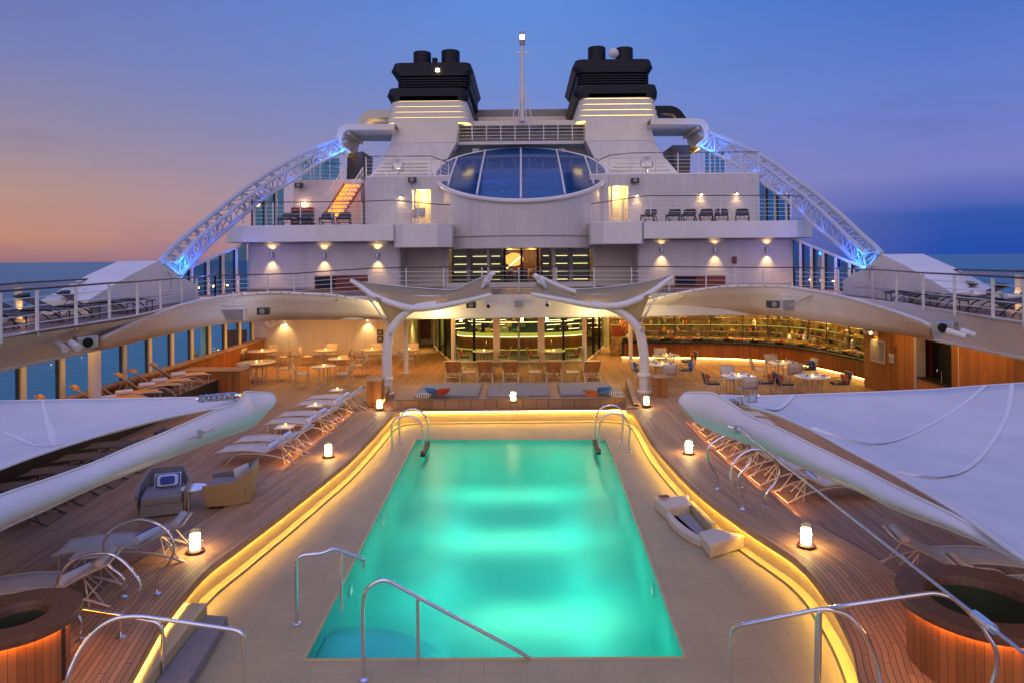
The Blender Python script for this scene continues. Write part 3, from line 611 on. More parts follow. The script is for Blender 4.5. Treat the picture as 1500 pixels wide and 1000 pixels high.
for xa, xb in ((545, 640), (886, 985)):
    for i in range(4):
        y = 240+i*5.2; k = i*4; A, Bq = PY(xa+17-k*1.3, y, 42.7-i*.24), PY(xb-14+k*1.3*(xa > 700), y, 42.7-i*.24)
        part(MB().box((A+Bq)/2, ((Bq-A).length, .05, .04)), 'louvre_line', 'grey_trim')
for p in (PY(585, 256, 39.6), PY(925, 254, 39.6), PY(560, 250, 39.6), PY(965, 250, 39.6)): lamp('POINT', p, 26, (1, .72, .3), .1)
# bridge between funnels
zb0, zb1 = PY(765, 207, 44.3).z, PY(765, 186, 44.3).z; X0, X1 = PY(671, 200, 44.3).x, PY(859, 200, 44.3).x
part(W(X0-.3, X1+.3, 45.5, 46, zb0-.3, zb1+.4), 'louvre_wall', 'louvre_grey'); part(W(X0, X1, 44.3, 45.5, zb0-.2, zb0), 'bridge_floor', 'white_paint')
part(W(X0, X1, 44.2, 46.4, zb1+.12, zb1+.38), 'bridge_beam', 'cream_paint', bevel=.03)
for i in range(9): part(W(X0, X1, 45.42, 45.5, zb0+.1+i*.11, zb0+.13+i*.11), 'slat_line', 'white_paint')
part(W(PY(690, 170, 52).x, PY(842, 170, 52).x, 52, 56, 13, PY(765, 160, 52).z), 'rear_house', 'louvre_grey', bevel=.1)
part(W(PY(700, 170, 51.5).x, PY(835, 170, 51.5).x, 51.3, 52, 13, PY(765, 172, 51.5).z), 'rear_house', 'cream_paint', bevel=.05)
tag(thing('bridge_rail', 'white open rail across the gap between the funnels', 'railing', (X0, 43.1, zb0)))
br = bpy.data.objects['bridge_rail']
for i in range(10): x = X0+(X1-X0)*i/9; MB().bb(x-.03, x+.03, 44.15, 44.21, zb0, zb1+.1).build('post', 'white_paint', br)
for i in range(5): MB().bb(X0, X1, 44.16, 44.2, zb0+.12+i*.22, zb0+.15+i*.22).build('bar', 'white_paint', br)
MB().bb(X0, X1, 44.14, 44.22, zb1+.06, zb1+.11).build('handrail', 'white_paint', br)
# floodlights above the skylight
for x, y in ((697, 223), (823, 223)):
    p = PY(x, y, 44.3); t = thing('floodlight', 'small floodlight above the %s part of the skylight' % ('left' if x < 760 else 'right'), 'floodlight', p, 'floodlights over the skylight')
    MB().box(p, (.45, .35, .35), rx=-.5).build('housing', 'grey_trim', t, bevel=.04); MB().box(p+V((0, -.2, -.05)), (.35, .03, .25), rx=-.5).build('lens', 'bulb', t); MB().tube([p, p+V((0, .3, -.4))], .04, 6).build('bracket', 'steel', t)
# ------------------------------------------------------------------ funnels
def rrect(x0, x1, y0, y1, r, k=4, cham=False):
    out = []
    for cx_, cy_, a in ((x1-r, y1-r, 0), (x0+r, y1-r, pi/2), (x0+r, y0+r, pi), (x1-r, y0+r, 3*pi/2)):
        for j in range(k+1): out.append((cx_+r*cos(a+pi/2*j/k), cy_+r*sin(a+pi/2*j/k)))
    return out
def loft(secs):
    s = MB(); n = len(secs[0][0]); vs = [(p[0], p[1], z) for poly, z in secs for p in poly]
    s.add(vs, [(i*n+j, i*n+(j+1) % n, (i+1)*n+(j+1) % n, (i+1)*n+j) for i in range(len(secs)-1) for j in range(n)]+[tuple(range(n))[::-1], tuple((len(secs)-1)*n+j for j in range(n))])
    return s
def funnel(rows, stacks, lab, small, dish=None):
    yb = 52; f = thing('funnel', lab, 'funnel', PY((rows[0][0]+rows[0][1])/2, 180, 46), 'ship funnels')
    def sec(xa, xb, y, g=0, yf=43.5): A, Bq = PY(xa, y, yf), PY(xb, y, yf); return (rrect(A.x-g, Bq.x+g, yf-g, yb+g, .5), (A.z+Bq.z)/2)
    ua, ub, uy0, uy1, uy2 = rows[0]; la, lb, ly0, ly1, ly2 = rows[1]
    loft([sec(ua+5, ub-4, uy2), sec(ua-1, ub+1, uy1), sec(ua+4, ub-3, uy0), ]).build('upper_cap', 'navy', f)
    loft([sec(la+4, lb-1, ly2), sec(la-1, lb, ly1), sec(la+3, lb-3, ly0)]).build('lower_cap', 'navy', f)
    ba, bb2 = rows[2]; loft([sec(ba+3, bb2-3, ly0+1, -.25), sec(ba, bb2, uy2-1, -.25)]).build('body', 'black', f)
    for i in range(4):
        y = uy2+4+i*3.7; a, b = sec(ba-2, bb2+2, y); loft([(a, b-.03), (a, b+.05)]).build('fin', 'navy', f)
    ra, rb, ry0, ry1 = rows[3]
    loft([sec(ra+8, rb-6, ry1+2, -.2), sec(ra+12, rb-9, ry0-2, -.2)]).build('core', 'cream_paint', f)
    for i in range(5):
        t = i/4; y = ry1-(ry1-ry0)*t-2; a, z = sec(ra+8*t, rb-8*t, y); loft([(a, z-.13), (a, z+.2)]).build('ring', 'cream_paint', f, bevel=.03)
        if i < 5: a, z = sec(ra+8*t+1, rb-8*t-1, y, -.03); loft([(a, z-.17), (a, z-.135)]).build('ring_light', 'funnel_led', f)
    for (x, r_, yt) in stacks:
        p = PY(x, yt, 46.5); rad_ = r_*.0465; MB().lathe([(rad_, -1.5), (rad_, -.02), (rad_*.96, 0), (rad_*.85, 0), (rad_*.84, -.3), (.01, -.3)], (p.x, 46.5, p.z), 28, cap=False).build('exhaust_pipe', 'navy', f, smooth=True)
    if not dish:
        x, y = small; p = PY(x, y, 43.4); MB().box(p, (.22, .1, .18)).build('lamp', 'bulb', f)
    if dish:
        p = PY(*dish, 44); MB().lathe([(.01, -.1), (.25, -.06), (.3, .02), (.2, .05), (.01, .06)], (0, 0, 0), 20, cap=False)
        s = MB(); s.lathe([(.01, -.12), (.26, -.06), (.33, .03), (.2, .05), (.01, .07)], (0, 0, 0), 20, cap=False); s.v = [tuple(p+V((q[0], q[2], q[1]))) for q in s.v]; s.build('horn', 'white_paint', f, smooth=True)
    return f
funnel([(572, 692, 92, 103, 111), (566, 686, 129, 139, 148), (583, 686), (566, 690, 147, 179)], [(618.5, 13, 78), (660, 13.5, 76), (637, 4, 86)], 'black topped ship funnel with lit cream rings, left of the mast', (641, 103))
funnel([(839, 957, 87, 98, 106), (840, 965, 124, 134, 143), (848, 950), (843, 966, 143, 176)], [(874, 13, 71), (914, 13, 72)], 'black topped ship funnel with a round horn, right of the mast', (846, 107), (899, 78))
# mast
mp_ = PY(765, 178, 44); mt = PY(765, 66, 44)
ms = thing('mast', 'slim white mast with a lit lantern and stays between the funnels', 'mast', (mp_.x, 44, mp_.z))
MB().tube([mp_, mp_.lerp(mt, .55), mt], [.17, .14, .1], 10).build('pole', 'white_paint', ms, smooth=True)
MB().tube([mt, mt+V((0, 0, .3))], .19, 10).build('lantern_base', 'grey_trim', ms); MB().tube([mt+V((0, 0, .3)), mt+V((0, 0, .62))], .15, 10).build('lantern', 'lantern_glow', ms); MB().tube([mt+V((0, 0, .62)), mt+V((0, 0, .82))], .17, 10).build('lantern_cap', 'frame_metal', ms)
MB().box(mt+V((0, 0, -.5)), (.9, .1, .06)).build('crosstree', 'steel', ms)
for dx in (-.65, .65, -.25, .3): MB().tube([mp_.lerp(mt, .58), mp_+V((dx, -.3, 0))], .03, 5).build('stay', 'white_paint', ms)
# ------------------------------------------------------------------ side arches (crossbeam end + truss)
def arch(sgn, lab, A, C_, beam, beam2):
    t = thing('lattice_arch', lab, 'arch', PY(*A[-1]), 'white lattice arches')
    a = smooth_path([PY(*q) for q in A], 3); c = smooth_path([PY(*q) for q in C_], 3); n = min(len(a), len(c))
    b = [p+V((-sgn*.42, .6, .02)) for p in a]
    MB().tube(a, .12, 8).build('chord', 'truss_paint', t, smooth=True); MB().tube(b, .1, 8).build('chord', 'truss_paint', t, smooth=True); MB().tube(c, .11, 8).build('chord', 'truss_paint', t, smooth=True)
    s1, s2, s3 = [], [], []
    for i in range(0, n-1):
        j = i+1
        s1.append((a[i], c[j]) if i % 2 else (a[j], c[i])); s2.append((b[i], c[j]) if i % 2 else (b[j], c[i])); s3.append((a[i], b[j]) if i % 2 else (a[j], b[i]))
        if i % 2: s3.append((a[i], c[i]))
    MB().bars(s1, .045).build('web', 'truss_paint', t); MB().bars(s2, .035).build('web', 'truss_paint', t); MB().bars(s3, .03).build('web', 'truss_paint', t)
    for i in (1, 2): lamp('POINT', a[i].lerp(c[i], .5)+V((-sgn*.5, -.2, 0)), 42, (.01, .2, 1), .1, t)
    for i in (n-2, n-4): lamp('POINT', a[i].lerp(c[i], .5)+V((-sgn*.45, -.1, 0)), 22, (.01, .3, 1), .1, t)
    for i in range(4, n-5, 4): lamp('POINT', a[i].lerp(c[i], .5)+V((-sgn*.5, .2, 0)), 5, (.01, .14, 1), .03, t)
    lamp('POINT', a[n-6].lerp(c[n-6], .7)+V((-sgn*.8, 0, -.2)), 40, (.01, .1, 1), .2, t)
    # rounded crossbeam running from the funnel out to the truss
    pt = [PY(*q) for q in beam]; pt = fillet(pt, 1.3, 7)
    w, th = 4.2, .36
    rows = []
    for i, p in enumerate(pt):
        tg_ = (pt[min(i+1, len(pt)-1)]-pt[max(i-1, 0)]).normalized(); nr = V((tg_.z, 0, -tg_.x)).normalized()
        rows.append([p+nr*th/2, p+nr*th/2+V((0, w, 0)), p-nr*th/2+V((0, w, 0)), p-nr*th/2, p+nr*th/2])
    MB().grid(rows).build('crossbeam', 'cream_paint', t)
    s = MB()
    for k in range(5):
        i = int(len(pt)*(.12+.16*k)); p = pt[min(i, len(pt)-1)]
        s.box(p+V((0, w/2, -.32)), (.08, w*.9, .2))
    s.build('under_rib', 'cream_paint', t)
    p = pt[len(pt)//3]; lamp('POINT', p+V((0, 1.4, -1.0)), 170, (1, .6, .16), .1, t)
    q = [PY(*z) for z in beam2]; q = fillet(q, 1.6, 7); rows = []
    for i, p in enumerate(q):
        tg_ = (q[min(i+1, len(q)-1)]-q[max(i-1, 0)]).normalized(); nr = V((tg_.z, 0, -tg_.x)).normalized()
        rows.append([p+nr*.3, p+nr*.3+V((0, 3, 0)), p-nr*.3+V((0, 3, 0)), p-nr*.3, p+nr*.3])
    MB().grid(rows).build('rear_beam', 'cream_paint' if sgn < 0 else 'navy', t, smooth=True)
    lamp('POINT', q[1]+V((0, 1, -1)), 25, (1, .6, .2), .2, t)
arch(-1, 'white lattice arch with blue lights sweeping down on the left side',
     [(494, 205, 42), (463, 216, 40.6), (432, 232, 39), (397, 252, 37), (362, 275, 35), (334, 296, 33.5), (308, 317, 32), (285, 335, 30.7), (262, 354, 29.5), (245, 371, 28.5), (232, 386, 27.5)],
     [(505, 221, 41.5), (470, 238, 40), (437, 259, 38.6), (410, 276, 37.2), (384, 292, 36), (351, 320, 34), (319, 347, 32), (303, 362, 31), (287, 378, 30), (275, 391, 29), (265, 404, 28.2)],
     [(578, 186, 42), (500, 186, 42), (494, 212, 42), (511, 226, 42)], [(572, 167, 52), (536, 167, 52), (526, 186, 52)])
arch(1, 'white lattice arch with blue lights sweeping down on the right side',
     [(1038, 194, 42), (1076, 209, 40.6), (1113, 227, 39), (1141, 245, 37.6), (1169, 266, 36), (1192, 282, 34.6), (1214, 300, 33), (1238, 321, 31.6), (1262, 344, 30), (1278, 358, 29), (1292, 372, 28)],
     [(1026, 216, 41.5), (1058, 231, 40.5), (1090, 249, 39.4), (1118, 269, 38), (1144, 287, 36.5), (1169, 306, 35), (1192, 330, 33.3), (1215, 348, 32), (1238, 368, 30.6), (1256, 385, 29.4), (1270, 398, 28.4)],
     [(953, 178, 42), (1032, 178, 42), (1038, 203, 42), (1022, 216, 42)], [(955, 161, 52), (990, 161, 52), (1003, 180, 52)])
# dark tapered pylons below the crossbeams
for sg, pts in ((-1, [(509, 226), (531, 222), (527, 285), (507, 285)]), (1, [(985, 213), (1012, 213), (1010, 262), (990, 250)])):
    P_ = [PY(x, y, 43) for x, y in pts]; s = MB(); vs = P_+[p+V((0, 3, 0)) for p in P_]
    s.add(vs, [(0, 1, 2, 3), (4, 5, 6, 7), (0, 1, 5, 4), (1, 2, 6, 5), (2, 3, 7, 6), (3, 0, 4, 7)])
    tag(s.build('arch_pylon', 'tub_dark'), 'dark pylon standing below the %s crossbeam' % ('left' if sg < 0 else 'right'), 'pylon', 'pylons under the crossbeams')
# ------------------------------------------------------------------ glass wind screens at the sides
def screen(x, y0, y1, z0, z1a, z1b, n, lab, lean=0):
    t = thing('glass_screen', lab, 'wind screen', (x, y0, z0), 'side glass screens')
    for i in range(n):
        a, b = y0+(y1-y0)*i/n, y0+(y1-y0)*(i+1)/n; za_, zb_ = z1a+(z1b-z1a)*i/n, z1a+(z1b-z1a)*(i+1)/n
        MB().add([(x, a, z0), (x, b, z0), (x+lean, b, zb_), (x+lean, a, za_)], [(0, 1, 2, 3)]).build('glass_panel', 'screen_glass', t)
        MB().tube([(x, a, z0), (x+lean, a, za_)], .06, 5).build('mullion', 'charcoal', t)
        MB().tube([(x+(.12 if x < 0 else -.12), a, z0), (x+lean+(.12 if x < 0 else -.12), a, za_)], .07, 5).build('post', 'cream_paint', t)
        if z0 < 4: lamp('POINT', (x+(.5 if x < 0 else -.5), a+.35, z0+.35), 9, AMBER, .05, t)
    if z0 < 4: lamp('POINT', (x+(.5 if x < 0 else -.5), y1-2.2, z0+1.7), 28, (.01, .12, 1), .1, t)
    MB().tube([(x+lean, y0, z1a), (x+lean, y1, z1b)], .07, 6).build('top_rail', 'white_paint', t)
screen(-14.6, 28.2, 36, DZ, 4.6, 6.1, 5, 'tall blue glass screen on the upper deck behind the left arch')
screen(14.2, 28.2, 36, DZ, 4.6, 6.1, 6, 'tall blue glass screen on the upper deck behind the right arch')
screen(-14.3, 36, 40.8, 7.0, 8.4, 9.8, 3, 'middle level glass screen behind the left arch')
screen(14.0, 36, 40.8, 7.0, 8.4, 9.8, 3, 'middle level glass screen behind the right arch')
p, q = PY(441, 268, 42), PY(497, 268, 42)
for (xa, xb, yt, yb_, lab) in ((441, 497, 232, 268, 'small blue glass screen high up below the left arch'), (1032, 1062, 224, 254, 'small blue glass screen high up below the right arch')):
    A, Bq = PY(xa, yb_, 42), PY(xb, yt, 42); t = thing('glass_screen', lab, 'wind screen', A, 'side glass screens')
    for i in range(4):
        x0, x1 = A.x+(Bq.x-A.x)*i/4, A.x+(Bq.x-A.x)*(i+1)/4
        MB().add([(x0, 42, A.z), (x1, 42, A.z), (x1, 42, Bq.z), (x0, 42, Bq.z)], [(0, 1, 2, 3)]).build('glass_panel', 'screen_glass', t); MB().tube([(x0, 42, A.z), (x0, 42, Bq.z)], .04, 5).build('mullion', 'white_paint', t)
# rails of the higher levels
def prail(pix, h, lab, y=None, **k): railing([PY(*q) for q in pix], h, 'guard_rail', lab, **k)
prail([(356, 296, 35.1), (400, 296.5, 35.1), (440, 296.3, 35.1), (486, 296, 35.1), (530, 295.3, 35.1), (575, 293.5, 35.1), (580, 294, 35.1), (612, 297, 34.9), (645, 300, 34.9), (659, 300.5, 35.3)], 1.15, 'white rail with dark handrail on the left balcony', group='balcony rails')
prail([(866, 299, 35.3), (886, 296, 34.9), (913, 292, 34.9), (943, 287.5, 35.1), (953, 287, 35.1), (998, 287, 35.1), (1055, 286.5, 35.1), (1111, 286.5, 35.1), (1158, 287, 35.1), (1186, 290, 35.8)], 1.15, 'white rail with dark handrail on the right balcony', group='balcony rails')
prail([(536, 229.5, 38.5), (565, 229.3, 38.5), (600, 229.2, 38.5), (631, 229, 38.5), (645, 234, 38.5), (657, 239, 38.5)], 1.15, 'white rail on the level above the left balcony', group='top level rails')
prail([(874, 237, 38.5), (892, 228, 38.5), (925, 224.5, 38.5), (960, 224, 38.5), (993, 223.6, 38.5), (1023, 223.4, 38.5), (1040, 223.3, 38.5), (1062, 223.2, 38.5), (1085, 223, 38.5), (1111, 223, 38.5)], 1.15, 'white rail on the level above the right balcony', group='top level rails')
prail([(433, 239, 40.6), (460, 239, 40.6), (500, 240, 40.6)], 1.2, 'short rail by the small glass screen on the left', group='top level rails')
# ------------------------------------------------------------------ wall lamps
def sconce(x, y, lab):
    p = PY(x, y, Y1); p.y = Y1-.1
    t = thing('wall_lamp', lab, 'wall lamp', p, 'up and down wall lamps')
    MB().tube([p+V((0, 0, -.12)), p+V((0, 0, .12))], .08, 14).build('shade', 'steel', t, smooth=True); MB().bb(p.x-.03, p.x+.03, p.y, Y1, p.z-.03, p.z+.03).build('bracket', 'steel', t)
    lamp('SPOT', p+V((0, -.16, .13)), 60, (1, .66, .25), .04, t, 80, 1, aim=(0, .3, 1)); lamp('SPOT', p+V((0, -.16, -.13)), 70, (1, .66, .25), .04, t, 80, 1, aim=(0, .3, -1))
for i, x in enumerate((399, 475.5, 553.5)): sconce(x, 374.5, ['left', 'middle', 'right'][i]+' lamp of the three on the upper wall left of the glass doors')
for i, x in enumerate((969, 1047, 1123)): sconce(x, 366.5, ['left', 'middle', 'right'][i]+' lamp of the three on the upper wall right of the glass doors')
for x, y, lab in ((587, 288, 'small wall lamp beside the lit doorway on the left balcony'), (933, 286, 'small wall lamp beside the lit doorway on the right balcony'), (1027, 284, 'inner of two small wall lamps on the right balcony'), (1079, 283, 'outer of two small wall lamps on the right balcony')):
    p = PY(x, y, Y3-.1); t = thing('bulkhead_lamp', lab, 'wall lamp', p, 'small bulkhead lamps')
    MB().box(p, (.2, .14, .09)).build('housing', 'grey_trim', t, bevel=.02); MB().blob(p+V((0, -.04, -.06)), (.07, .05, .05)).build('bulb', 'bulb', t); lamp('SPOT', p+V((0, -.12, -.1)), 20, (1, .62, .25), .04, t, 110, 1, aim=(0, .2, -1))
# dark openings low on the upper wall
for x0, x1, lab in ((461, 541, 'left'), (988, 1062, 'right')):
    A, Bq = PY(x0, 404, Y1), PY(x1, 404, Y1); t = thing('low_window', 'dark red framed low window behind the rail on the %s' % lab, 'window', (A.x, Y1, DZ), 'low dark windows')
    MB().bb(A.x, Bq.x, Y1-.04, Y1-.002, DZ, A.z).build('frame', 'dark_red', t); MB().bb(A.x+.08, A.x+1.1, Y1-.06, Y1-.042, DZ+.06, A.z-.08).build('pane', 'navy', t)
# ------------------------------------------------------------------ glass fronts
def glassfront(name, lab, X, zs, y, panes, mull, m, parentcat='glass doors', frames='white_paint'):
    t = thing(name, lab, parentcat, ((X[0]+X[1])/2, y, zs[0]))
    w = X[1]-X[0]
    MB().bb(X[0]-.12, X[1]+.12, y-.08, y+.05, zs[1], zs[1]+.14).build('head_frame', frames, t); MB().bb(X[0]-.12, X[1]+.12, y-.08, y+.05, zs[0], zs[0]+.1).build('sill', frames, t)
    for a, b in panes: MB().add([(X[0]+a*w, y, zs[0]+.1), (X[0]+b*w, y, zs[0]+.1), (X[0]+b*w, y, zs[1]), (X[0]+a*w, y, zs[1])], [(0, 1, 2, 3)]).build('pane', m, t)
    for a, ww, mm in mull: MB().bb(X[0]+a*w-ww/2, X[0]+a*w+ww/2, y-.07, y+.06, zs[0]+.1, zs[1]-.001).build('mullion', mm, t)
    return t
XU = (PY(655, 400, 38).x, PY(871, 400, 38).x)
glassfront('upper_glass_doors', 'wide glass doors glowing on the upper deck under the drum', XU, (DZ+.15, 5.72), 38, [(i/8, (i+1)/8) for i in range(8)],
           [(0, .14, 'white_paint'), (.145, .3, 'screen_frame'), (.28, .14, 'white_paint'), (.39, .14, 'black'), (.505, .12, 'black'), (.615, .14, 'black'), (.725, .16, 'white_paint'), (.84, .3, 'screen_frame'), (1, .14, 'white_paint')] if 'screen_frame' in M else
           [(0, .14, 'white_paint'), (.145, .22, 'louvre_grey'), (.28, .14, 'white_paint'), (.39, .14, 'black'), (.505, .12, 'black'), (.615, .14, 'black'), (.725, .16, 'white_paint'), (.84, .22, 'louvre_grey'), (1, .14, 'white_paint')], 'door_glass')
# upper room
ur = thing('upper_lounge', 'warm upper lounge seen through the glass doors', 'lounge', (0, 42, DZ))
uw = XU[1]-XU[0]
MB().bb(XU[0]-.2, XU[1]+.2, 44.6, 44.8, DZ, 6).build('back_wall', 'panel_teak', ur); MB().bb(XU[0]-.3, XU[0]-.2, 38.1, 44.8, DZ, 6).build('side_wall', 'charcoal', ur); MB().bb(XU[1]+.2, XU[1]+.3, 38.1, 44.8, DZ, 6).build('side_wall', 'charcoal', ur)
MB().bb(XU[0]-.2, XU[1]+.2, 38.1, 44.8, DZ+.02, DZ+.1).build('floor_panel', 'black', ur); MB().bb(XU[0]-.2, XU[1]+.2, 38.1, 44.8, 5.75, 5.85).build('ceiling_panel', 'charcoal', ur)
for a, b in ((.03, .125), (.16, .27), (.29, .36), (.65, .7), (.74, .83), (.86, .97)):
    x0, x1 = XU[0]+a*uw, XU[0]+b*uw; MB().bb(x0-.1, x1+.1, 39.2, 39.25, DZ+.1, 5.74).build('cabinet', 'charcoal', ur)
    for k in range(5): MB().bb(x0+.04, x1-.04, 39.12, 39.18, DZ+.35+k*.45, DZ+.37+k*.45).build('shelf_light', 'strip_white', ur)
s = MB().blob((XU[0]+.445*uw, 43.5, 5.1), (.6, .4, .42)); s.build('lamp_shade', 'globe_glow', ur, smooth=True)
MB().tube([(XU[0]+.39*uw, 42.5, 4.55), (XU[0]+.51*uw, 42.5, 5.35)], .05, 6).build('sculpture', 'strip_white', ur)
for i in range(12): MB().box((XU[0]+(.33+.03*i)*uw, 41+random.random(), DZ+.45+.2*random.random()), (.3, .3, .5+.5*random.random()), rz=random.random()).build('armchair', random.choice(['frame_metal', 'tan_sling', 'dark_red']), ur, bevel=.04)
for x in (.42, .58): lamp('POINT', (XU[0]+x*uw, 42, 5.3), 90, (1, .6, .16), .2, ur)
MB().bb(XU[0], XU[1], 37.2, 37.9, DZ+.003, DZ+.15).build('threshold', 'white_paint', ur)
# ------------------------------------------------------------------ lower deck enclosure
Yw = 36.6
x0, x1 = PY(366, 500, Yw).x, PY(592, 500, Yw).x
bw = thing('back_wall', 'warm lit cream wall behind the left dining tables', 'wall', (x0, Yw, 0)); bw['kind'] = 'structure'
MB().bb(x0, x1, Yw, Yw+.2, 0, CZ+.1).build('wall_panel', 'wall_paint', bw); MB().bb(x0, x1, Yw-.02, Yw, 0, .12).build('skirting', 'grey_trim', bw)
for k in range(1, 4): MB().bb(x0+(x1-x0)*k/4-.01, x0+(x1-x0)*k/4+.01, Yw-.006, Yw+.001, .12, CZ).build('panel_joint', 'frame_metal', bw)
dp = thing('dark_partition', 'dark red partition in the corner beside the windows', 'partition', (PY(347, 500, 36).x, 36, 0))
MB().bb(PY(328, 500, 36).x, x0+.05, 36.0, 36.1, 0, 1.55).build('panel', 'dark_red', dp)
# wall down lights
def downlight(x, y, Y, lab, en=110):
    p = PY(x, y, Y-.2); t = thing('ceiling_downlight', lab, 'downlight', p, 'round ceiling downlights')
    MB().lathe([(.001, 0), (.09, 0), (.09, .06), (.001, .06)], p, 14).build('trim', 'steel', t); MB().lathe([(.001, -.01), (.06, -.01), (.06, .0)], p, 12).build('lens', 'bulb', t)
    lamp('SPOT', p+V((0, -.02, -.05)), en, (1, .6, .2), .04, t, 95, .9, aim=(0, .18, -1))
downlight(415, 469, Yw, 'downlight washing the cream wall beside the round clock')
downlight(538, 469, Yw, 'downlight washing the cream wall beside the framed notice')
downlight(611, 467, 38.5, 'downlight in the passage left of the lower glass doors', 200)
downlight(903, 465, 38.5, 'downlight in the passage right of the lower glass doors', 160)
# clock, notice
p = PY(395, 472, Yw-.06); t = thing('wall_clock', 'round white clock on the cream wall', 'clock', p)
s = MB(); s.lathe([(.001, 0), (.3, 0), (.33, .03), (.33, .05), (.001, .05)], (0, 0, 0), 28); s.v = [tuple(p+V((q[0], q[2]-.05, q[1]))) for q in s.v]; s.build('dial', 'china', t)
MB().bars([(p+V((0, -.06, 0)), p+V((.03, -.06, .2))), (p+V((0, -.06, 0)), p+V((.14, -.06, -.06)))], .012).build('hand', 'black', t)
for k in range(12): a = 2*pi*k/12; MB().box(p+V((.26*cos(a), -.058, .26*sin(a))), (.03, .01, .03)).build('hour_mark', 'black', t)
p = PY(557, 497, Yw); t = thing('notice_frame', 'dark framed notice on the cream wall behind the left pole', 'frame', p)
for k in range(3): MB().bb(p.x-.16, p.x+.16, p.y-.06, p.y-.01, p.z-.5+k*.36, p.z-.2+k*.36).build('frame', 'black', t, bevel=.01); MB().bb(p.x-.11, p.x+.11, p.y-.07, p.y-.055, p.z-.45+k*.36, p.z-.25+k*.36).build('sheet', 'cushion_grey', t)
# passages
pl = thing('passage', 'warm lit passage left of the lower glass doors', 'passage', (PY(612, 500, 40).x, 40, 0))
xa, xb = PY(592, 500, 38).x, PY(634, 500, 38).x
MB().bb(x1-.02, x1+.15, Yw+.01, 42, 0, CZ).build('side_wall', 'cream_paint', pl); MB().bb(xa-.2, xb+.2, 41.6, 41.8, 0, CZ).build('end_wall', 'cream_paint', pl)
MB().bb(xa+.35, xa+1.0, 41.5, 41.6, .35, 2.0).build('dark_picture', 'dark_red', pl); MB().bb(xb-.02, xb+.12, 39.9, 41.6, 0, CZ).build('side_wall', 'cream_paint', pl)
pr = thing('passage', 'warm lit passage right of the lower glass doors', 'passage', (PY(905, 500, 40).x, 40, 0))
xc, xd = PY(894, 500, 39).x, PY(930, 500, 39).x
MB().bb(xc-.15, xd+2, 41.6, 41.8, 0, CZ).build('end_wall', 'panel_teak', pr); MB().bb(xc-.1, xc+.05, 39.9, 41.6, 0, CZ).build('side_wall', 'cream_paint', pr)
dr = tag(W(PY(897, 500, 36).x, PY(934, 500, 36).x, 36, 36.1, .35, PY(905, 477, 36).z).build('red_partition', 'dark_red', bevel=.02), 'dark red low partition behind the right pole', 'partition')
p = PY(904, 457+6, 41); tag(MB().blob(PY(904, 467, 41.2), (.25, .15, .45), 3).build('lit_sculpture', 'candle_glow', smooth=True), 'small glowing ornament at the end of the right passage', 'ornament')
lamp('POINT', (PY(905, 480, 38.5).x, 38.5, 2.2), 60, WARM, .1)
# lower glass front: three flat bays and angled sides
LX = (PY(664, 500, 34).x, PY(856, 500, 34).x)
glassfront('lower_glass_doors', 'wide glass doors glowing yellow green behind the lounger row', LX, (.02, 2.66), 34, [(0, .32), (.34, .5), (.5, .66), (.68, 1)],
           [(0, .2, 'cream_paint'), (.16, .13, 'black'), (.33, .34, 'cream_paint'), (.5, .1, 'grey_trim'), (.67, .34, 'cream_paint'), (.84, .1, 'black'), (1, .22, 'cream_paint')], 'door_glass')
for sg, xe, xf in ((-1, LX[0], PY(637, 500, 40).x), (1, LX[1], PY(886, 500, 40).x)):
    t = thing('angled_window', 'angled dark glass panes on the %s side of the lower doors' % ('left' if sg < 0 else 'right'), 'window', (xe, 34, 0), 'angled side panes')
    A, Bq = V((xe+sg*.12, 34.1, 0)), V((xf, 40, 0))
    for i in range(3):
        a, b = A.lerp(Bq, i/3), A.lerp(Bq, (i+1)/3); MB().add([a+V((0, 0, .1)), b+V((0, 0, .1)), b+V((0, 0, 2.66)), a+V((0, 0, 2.66))], [(0, 1, 2, 3)]).build('pane', 'door_glass', t)
        MB().tube([b, b+V((0, 0, 2.7))], .07, 4).build('mullion', 'black' if i < 2 else 'cream_paint', t)
    MB().tube([A+V((0, 0, .05)), Bq+V((0, 0, .05))], .06, 4).build('sill', 'cream_paint', t)
lr = thing('lower_lounge', 'yellow green lit lounge with a curved bar behind the lower glass', 'lounge', (0, 40, 0))
a, b = PY(637, 500, 40).x, PY(886, 500, 40).x
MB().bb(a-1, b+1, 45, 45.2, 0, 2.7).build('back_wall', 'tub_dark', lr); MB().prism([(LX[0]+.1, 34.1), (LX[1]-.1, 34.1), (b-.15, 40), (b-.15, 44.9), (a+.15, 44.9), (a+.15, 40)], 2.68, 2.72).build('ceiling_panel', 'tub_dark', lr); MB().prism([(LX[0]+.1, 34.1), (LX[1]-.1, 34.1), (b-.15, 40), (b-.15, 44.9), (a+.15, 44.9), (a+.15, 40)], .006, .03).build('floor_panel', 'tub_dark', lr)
arc_ = lambda r, z, yy: [(-.2+r*cos(q), yy+r*.35*sin(q), z) for q in [pi+pi*i/20 for i in range(21)]]
MB().tube(arc_(3.6, .95, 39.2), .1, 6).build('bar_top', 'strip_green', lr); MB().grid([[V(p), V((p[0], p[1], .05))] for p in arc_(3.6, .9, 39.3)]).build('bar_front', 'panel_teak', lr); MB().tube(arc_(3.7, .12, 39.2), .03, 5).build('foot_light', 'strip_green', lr); MB().tube(arc_(3.65, .82, 39.2), .025, 5).build('edge_light', 'strip_white', lr)
for k, (z, yy, r_) in enumerate(((1.75, 41, 3.4), (2.05, 41.5, 3.8), (2.35, 40.5, 2.8), (1.4, 41.5, 3.2))): MB().tube(arc_(r_, z, yy), .02, 4).build('cove_light', 'strip_white' if k % 2 else 'strip_green', lr)
